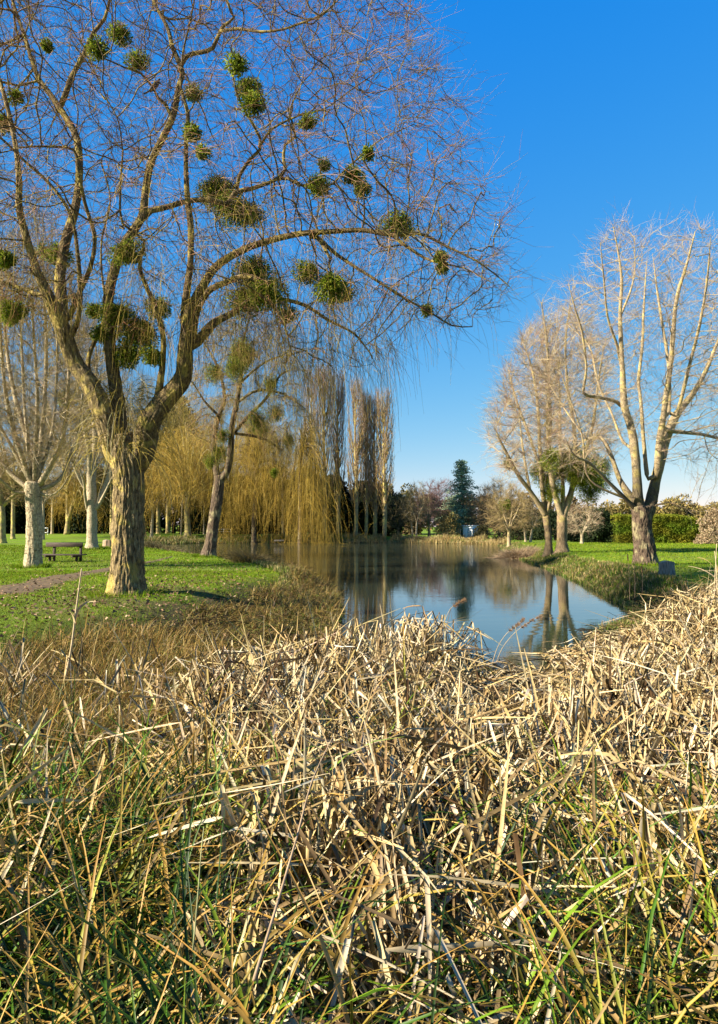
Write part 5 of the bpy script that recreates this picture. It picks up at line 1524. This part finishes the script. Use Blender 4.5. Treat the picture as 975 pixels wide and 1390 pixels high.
# single stalks standing clear of the mat
def stalk(pts, Y0, Y1, w, label, name='reed_stalk', head=None, col=(0.56, 0.44, 0.26), leaf=0, seed=0, cat='reed stalk'):
    r_ = np.random.default_rng(seed + 900)
    n = len(pts)
    P = [W(u, v, Y0 + (Y1 - Y0) * k / (n - 1)) for k, (u, v) in enumerate(pts)]
    root = thing(name, P[0], label, cat)
    Ps, Rs = spline(P, np.linspace(w, w * .45, n) / 2, .04)
    mb = MB(); tube(mb, Ps, Rs, 8, col); mb.build('stem', M_REED, root)
    if leaf:
        i = r_.integers(int(len(Ps) * .1), int(len(Ps) * .8), leaf)
        D0 = nrm(Ps[-1] - Ps[0])[None] * 1.2 + r_.normal(size=(leaf, 3)) * .5
        LP, LR = sweep(r_, Ps[i], D0, np.linalg.norm(Ps[-1] - Ps[0]) * r_.uniform(.15, .4, leaf), .01, .01, 6, .2, .08)
        mb = MB(); ribbons(mb, LP, np.linspace(1, .2, 6)[None] * np.full((leaf, 1), w * 1.3), pick(r_, leaf, TANC[:3], [1, 1, 1]), r_, .15); mb.build('leaf', M_REED, root, smooth=False)
    if head == 'cattail':
        e = Ps[-1]; d = nrm(Ps[-1] - Ps[-3])
        mb = MB(); HP, HR = spline([e - d * .17, e - d * .15, e - d * .09, e - d * .02, e], [.006, .012, .0135, .012, .004], .01)
        tube(mb, HP, HR, 12, (0.17, 0.09, 0.045), lump=.05); mb.build('seed_head', M_REED, root)
    if head == 'plume':
        e = Ps[-1]; m_ = 320
        i = r_.integers(int(len(Ps) * .70), len(Ps), m_)
        D0 = nrm(Ps[-1] - Ps[-4])[None] + r_.normal(size=(m_, 3)) * .45
        HP, HR = sweep(r_, Ps[i], D0, r_.uniform(.02, .055, m_), .0022, .001, 4, .1, .1)
        mb = MB(); strands(mb, HP, HR, pick(r_, m_, [(0.30, 0.17, 0.09), (0.38, 0.24, 0.13)], [1, 1])); mb.build('seed_head', M_REED, root)


stalk([(88, 925), (97, 880), (104, 825), (111, 772)], 7.4, 7.2, .028, 'tall pale broken reed standing upright in front of the big willow trunk', leaf=2, seed=1)
stalk([(345, 1330), (374, 1235), (402, 1140), (424, 1060), (452, 1000)], 1.75, 2.75, .009, 'long grey-brown stem slanting across the lower middle of the reeds', col=(0.36, 0.25, 0.15), seed=2)
stalk([(672, 905), (682, 880), (700, 858), (722, 842), (732, 838)], 9.3, 9.2, .009, 'curved stem with feathery brown seed head against the water, longer one', head='plume', seed=3, col=(0.4, 0.3, 0.18))
stalk([(668, 902), (676, 878), (688, 860), (703, 848), (709, 842)], 9.0, 8.9, .009, 'curved stem with feathery brown seed head against the water, shorter left one', head='plume', seed=4, col=(0.4, 0.3, 0.18))
stalk([(598, 862), (604, 842), (612, 826), (622, 818), (629, 815)], 9.4, 9.4, .008, 'thin stem with small brown plume rising left against the water', head='plume', seed=5, col=(0.4, 0.3, 0.18))
for k, (ub, vb, ut, vt, Y, lab) in enumerate([(855, 815, 852, 752, 16.5, 'leftmost brown cattail standing upright at the right bank'), (862, 812, 860, 744, 16.8, 'tallest brown cattail, second from left at the right bank'),
                                              (872, 805, 871, 768, 16.6, 'short cattail beside the grey stump, right of the tallest one')]):
    stalk([(ub, vb), ((ub + ut) / 2 + .8, (vb + vt) / 2), (ut, vt)], Y, Y, .016, lab, name='cattail', head='cattail', col=(0.30, 0.2, 0.12), leaf=2, seed=20 + k, cat='cattail')
stalk([(968, 860), (969, 820), (971, 780), (973, 738)], 12.5, 12.4, .022, 'tall tan reed stem upright at the right edge, left one of two', leaf=4, seed=30)
stalk([(973, 870), (974, 820), (973, 775), (970, 748)], 12.0, 12.0, .018, 'tan reed stem upright at the right edge, right one of two', leaf=3, seed=31)
stalk([(925, 1190), (929, 1120), (933, 1050), (938, 1000)], 3.4, 3.5, .008, 'thin pale straight stem on the lower right among green blades', seed=32, col=(0.5, 0.42, 0.28))
stalk([(955, 1110), (962, 1040), (966, 980), (970, 925)], 4.2, 4.4, .012, 'pale stem standing up near the right edge in the reeds', seed=33, leaf=1)
stalk([(262, 1290), (268, 1225), (273, 1160), (277, 1122)], 1.9, 2.0, .005, 'very thin straight green-grey stem at lower left of the reeds', seed=34, col=(0.30, 0.30, 0.14))

# ------------------------------------------------------------------ lawn grass
rng = np.random.default_rng(77)
mb = MB()


def lawn_blades(n, y0, y1, pw, x0f, x1f, hh, wf, cols, wts, pad=1.0):
    y = y0 + (y1 - y0) * rng.uniform(0, 1, n) ** pw
    x = rng.uniform(0, 1, n); x = (x0f * y - pad) * (1 - x) + (x1f * y + pad) * x
    ok = (sdist(marsh, x, y) > .25) & (sdist(pond, x, y) > .9)
    # keep the path and bare soil open
    dpath = np.min(np.hypot(x[:, None] - pc[None, ::4, 0], y[:, None] - pc[None, ::4, 1]) / pr[None, ::4], 1)
    ok &= (dpath > .95) | (rng.uniform(0, 1, n) < .08)
    soil_ = sm(1.2 - np.hypot((x + 4.3) / 3.2, (y - 15.5) / 6.5)) * sm(0.75 + 0.8 * wob(x, y, 1.4, 9))
    ok &= rng.uniform(0, 1, n) > soil_ * .75
    x, y = x[ok], y[ok]; n = len(x)
    z = height(x, y)
    az = rng.uniform(0, 2 * np.pi, n); ln = np.abs(rng.normal(size=n)) * .5
    L = hh * rng.uniform(.5, 1.5, n) * (1 + .02 * y)
    P = np.empty((n, 3, 3)); P[:, 0] = np.stack([x, y, z - .005], 1)
    d = np.stack([np.cos(az) * np.sin(ln), np.sin(az) * np.sin(ln), np.cos(ln)], 1)
    P[:, 1] = P[:, 0] + d * L[:, None] * .6; P[:, 2] = P[:, 1] + nrm(d + np.stack([np.cos(az), np.sin(az), 0 * az], 1) * .6) * L[:, None] * .5
    t_ = sm(.5 + .8 * wob(x, y, .5, 3))
    t2 = sm(.2 + 1.1 * wob(x, y, 1.9, 11)) * .5
    c = pick(rng, n, cols, wts, .15) * (1 - .25 * t_[:, None]); c = c * (1 - t2[:, None]) + np.array([.20, .17, .035]) * t2[:, None]
    ribbons(mb, P, np.array([1, .8, .15])[None] * (wf * y)[:, None], c, rng)


LG = [(0.23, 0.38, 0.012), (0.33, 0.48, 0.018), (0.13, 0.24, 0.01), (0.40, 0.44, 0.04), (0.38, 0.28, 0.07)]
lawn_blades(90000, 7.5, 24, 1.0, -.56, -.1, .035, .00055, LG, [4, 4, 3, 1, .6])
lawn_blades(60000, 22, 62, 1.0, -.56, -.16, .035, .0006, LG, [4, 4, 3, 1, .5])
lawn_blades(55000, 17, 72, 1.2, .16, .56, .035, .0006, LG, [4, 4, 3, 1, .5])
# rougher tufts of grass hugging the trunks
for (u, v, Y, r) in [(172, 802, 15.6, .5), (45, 771, 26, .38), (877, 765, 28.5, .5), (283, 757, 36, .45), (147, 743, 52, .4), (126, 746, 50, .5)]:
    x0 = (u - CX) / F * Y; n = 900
    a = rng.uniform(0, 2 * np.pi, n); q = r * rng.uniform(.8, 1.7, n)
    x = x0 + np.cos(a) * q; y = Y + np.sin(a) * q
    P = arch(x, y, height(x, y), rng.uniform(.05, .16, n) * (1 + Y * .01), rng.uniform(0, .5, n), a, 4, .3)
    ribbons(mb, P, np.linspace(1, .2, 4)[None] * np.full((n, 1), .0006 * Y), pick(rng, n, LG, [4, 3, 4, 1, 1]), rng)
tag(mb.build('grass', M_GRASS, smooth=False), 'short green lawn grass on both banks of the pond', 'grass', kind='stuff')

# fallen leaves
mb = MB()
n = 3600
x = rng.normal(size=n) * 2.6 - 4.4; y = 14.2 + rng.normal(size=n) * 4.2
n2 = 1800
x = np.concatenate([x, rng.uniform(-14, -2.5, n2)]); y = np.concatenate([y, rng.uniform(8, 34, n2)])
ok = (y > 7.5) & (sdist(pond, x, y) > .5) & (x > -15); x, y = x[ok], y[ok]; n = len(x)
P = np.stack([x, y, height(x, y) + rng.uniform(.012, .05, n)], 1)
a = rng.uniform(0, 2 * np.pi, n)
D = np.stack([np.cos(a), np.sin(a), rng.normal(size=n) * .35], 1)
leaves(mb, P, D, rng.uniform(.05, .10, n), rng.uniform(.03, .055, n), pick(rng, n, [(0.34, 0.20, 0.10), (0.24, 0.13, 0.07), (0.46, 0.32, 0.18), (0.16, 0.09, 0.05)], [3, 3, 2, 2]), rng)
tag(mb.build('fallen_leaves', M_LITTER, smooth=False), 'brown fallen leaves scattered on the left bank under the big willow', 'leaf litter', kind='stuff')

# ------------------------------------------------------------------ sky, sun, camera
w = bpy.data.worlds.new('World'); bpy.context.scene.world = w; w.use_nodes = True
nt = w.node_tree
SUN_EL, SUN_AZ = math.radians(31), math.radians(250)      # azimuth clockwise from +Y: the sun stands to the left, a little behind the camera
sky = nt.nodes.new('ShaderNodeTexSky'); sky.sky_type = 'NISHITA'; sky.sun_disc = False
sky.sun_elevation = SUN_EL; sky.sun_rotation = SUN_AZ
sky.air_density = 1.0; sky.dust_density = 0.0; sky.ozone_density = 2.2
hs = nt.nodes.new('ShaderNodeHueSaturation'); hs.inputs['Saturation'].default_value = 1.12
nt.links.new(mul(nt, sky.outputs[0], (0.66, 0.98, 1.04)), hs.inputs['Color'])
SKY_STR = 0.06; EXPO = 1.85
sep = nt.nodes.new('ShaderNodeSeparateColor'); cmb = nt.nodes.new('ShaderNodeCombineColor')
nt.links.new(hs.outputs[0], sep.inputs[0])
for ch, (k, g, off) in enumerate([(0.88, 1.0, -0.04), (0.60, 0.66, 0.0), (0.87, 0.12, 0.0)]):     # camera-like response of the three channels of the clear sky
    prev = sep.outputs[ch]
    for op, val in (('MULTIPLY', 0.2337), ('POWER', g), ('MULTIPLY', k), ('ADD', off), ('MAXIMUM', 0.012), ('DIVIDE', SKY_STR * 2 ** EXPO)):
        a_ = nt.nodes.new('ShaderNodeMath'); a_.operation = op; a_.inputs[1].default_value = val
        nt.links.new(prev, a_.inputs[0]); prev = a_.outputs[0]
    nt.links.new(prev, cmb.inputs[ch])
nt.links.new(cmb.outputs[0], nt.nodes['Background'].inputs[0]); nt.nodes['Background'].inputs[1].default_value = SKY_STR
sl = bpy.data.lights.new('sun', 'SUN'); sl.energy = 5.0; sl.angle = math.radians(0.53); sl.color = (1.0, 0.91, 0.75)
so = bpy.data.objects.new('sun', sl); C.objects.link(so)
sd = Vector((math.sin(SUN_AZ) * math.cos(SUN_EL), math.cos(SUN_AZ) * math.cos(SUN_EL), math.sin(SUN_EL)))
so.rotation_euler = sd.to_track_quat('Z', 'Y').to_euler()
so.location = (-20, -5, 20)
cam = bpy.data.cameras.new('camera'); co = bpy.data.objects.new('camera', cam); C.objects.link(co)
co.location = (0, 0, EYE); co.rotation_euler = (math.pi / 2 + PITCH, 0, 0)
cam.sensor_fit = 'VERTICAL'; cam.sensor_height = 36.0; cam.lens = F * 36.0 / 1390.0
cam.shift_y = -(695.0 - CY) / 1390.0
cam.clip_start = 0.05; cam.clip_end = 3000
sc = bpy.context.scene
sc.camera = co
sc.view_settings.view_transform = 'Standard'; sc.view_settings.look = 'None'; sc.view_settings.exposure = EXPO; sc.view_settings.gamma = 1.0
sc.cycles.max_bounces = 6; sc.cycles.transparent_max_bounces = 4
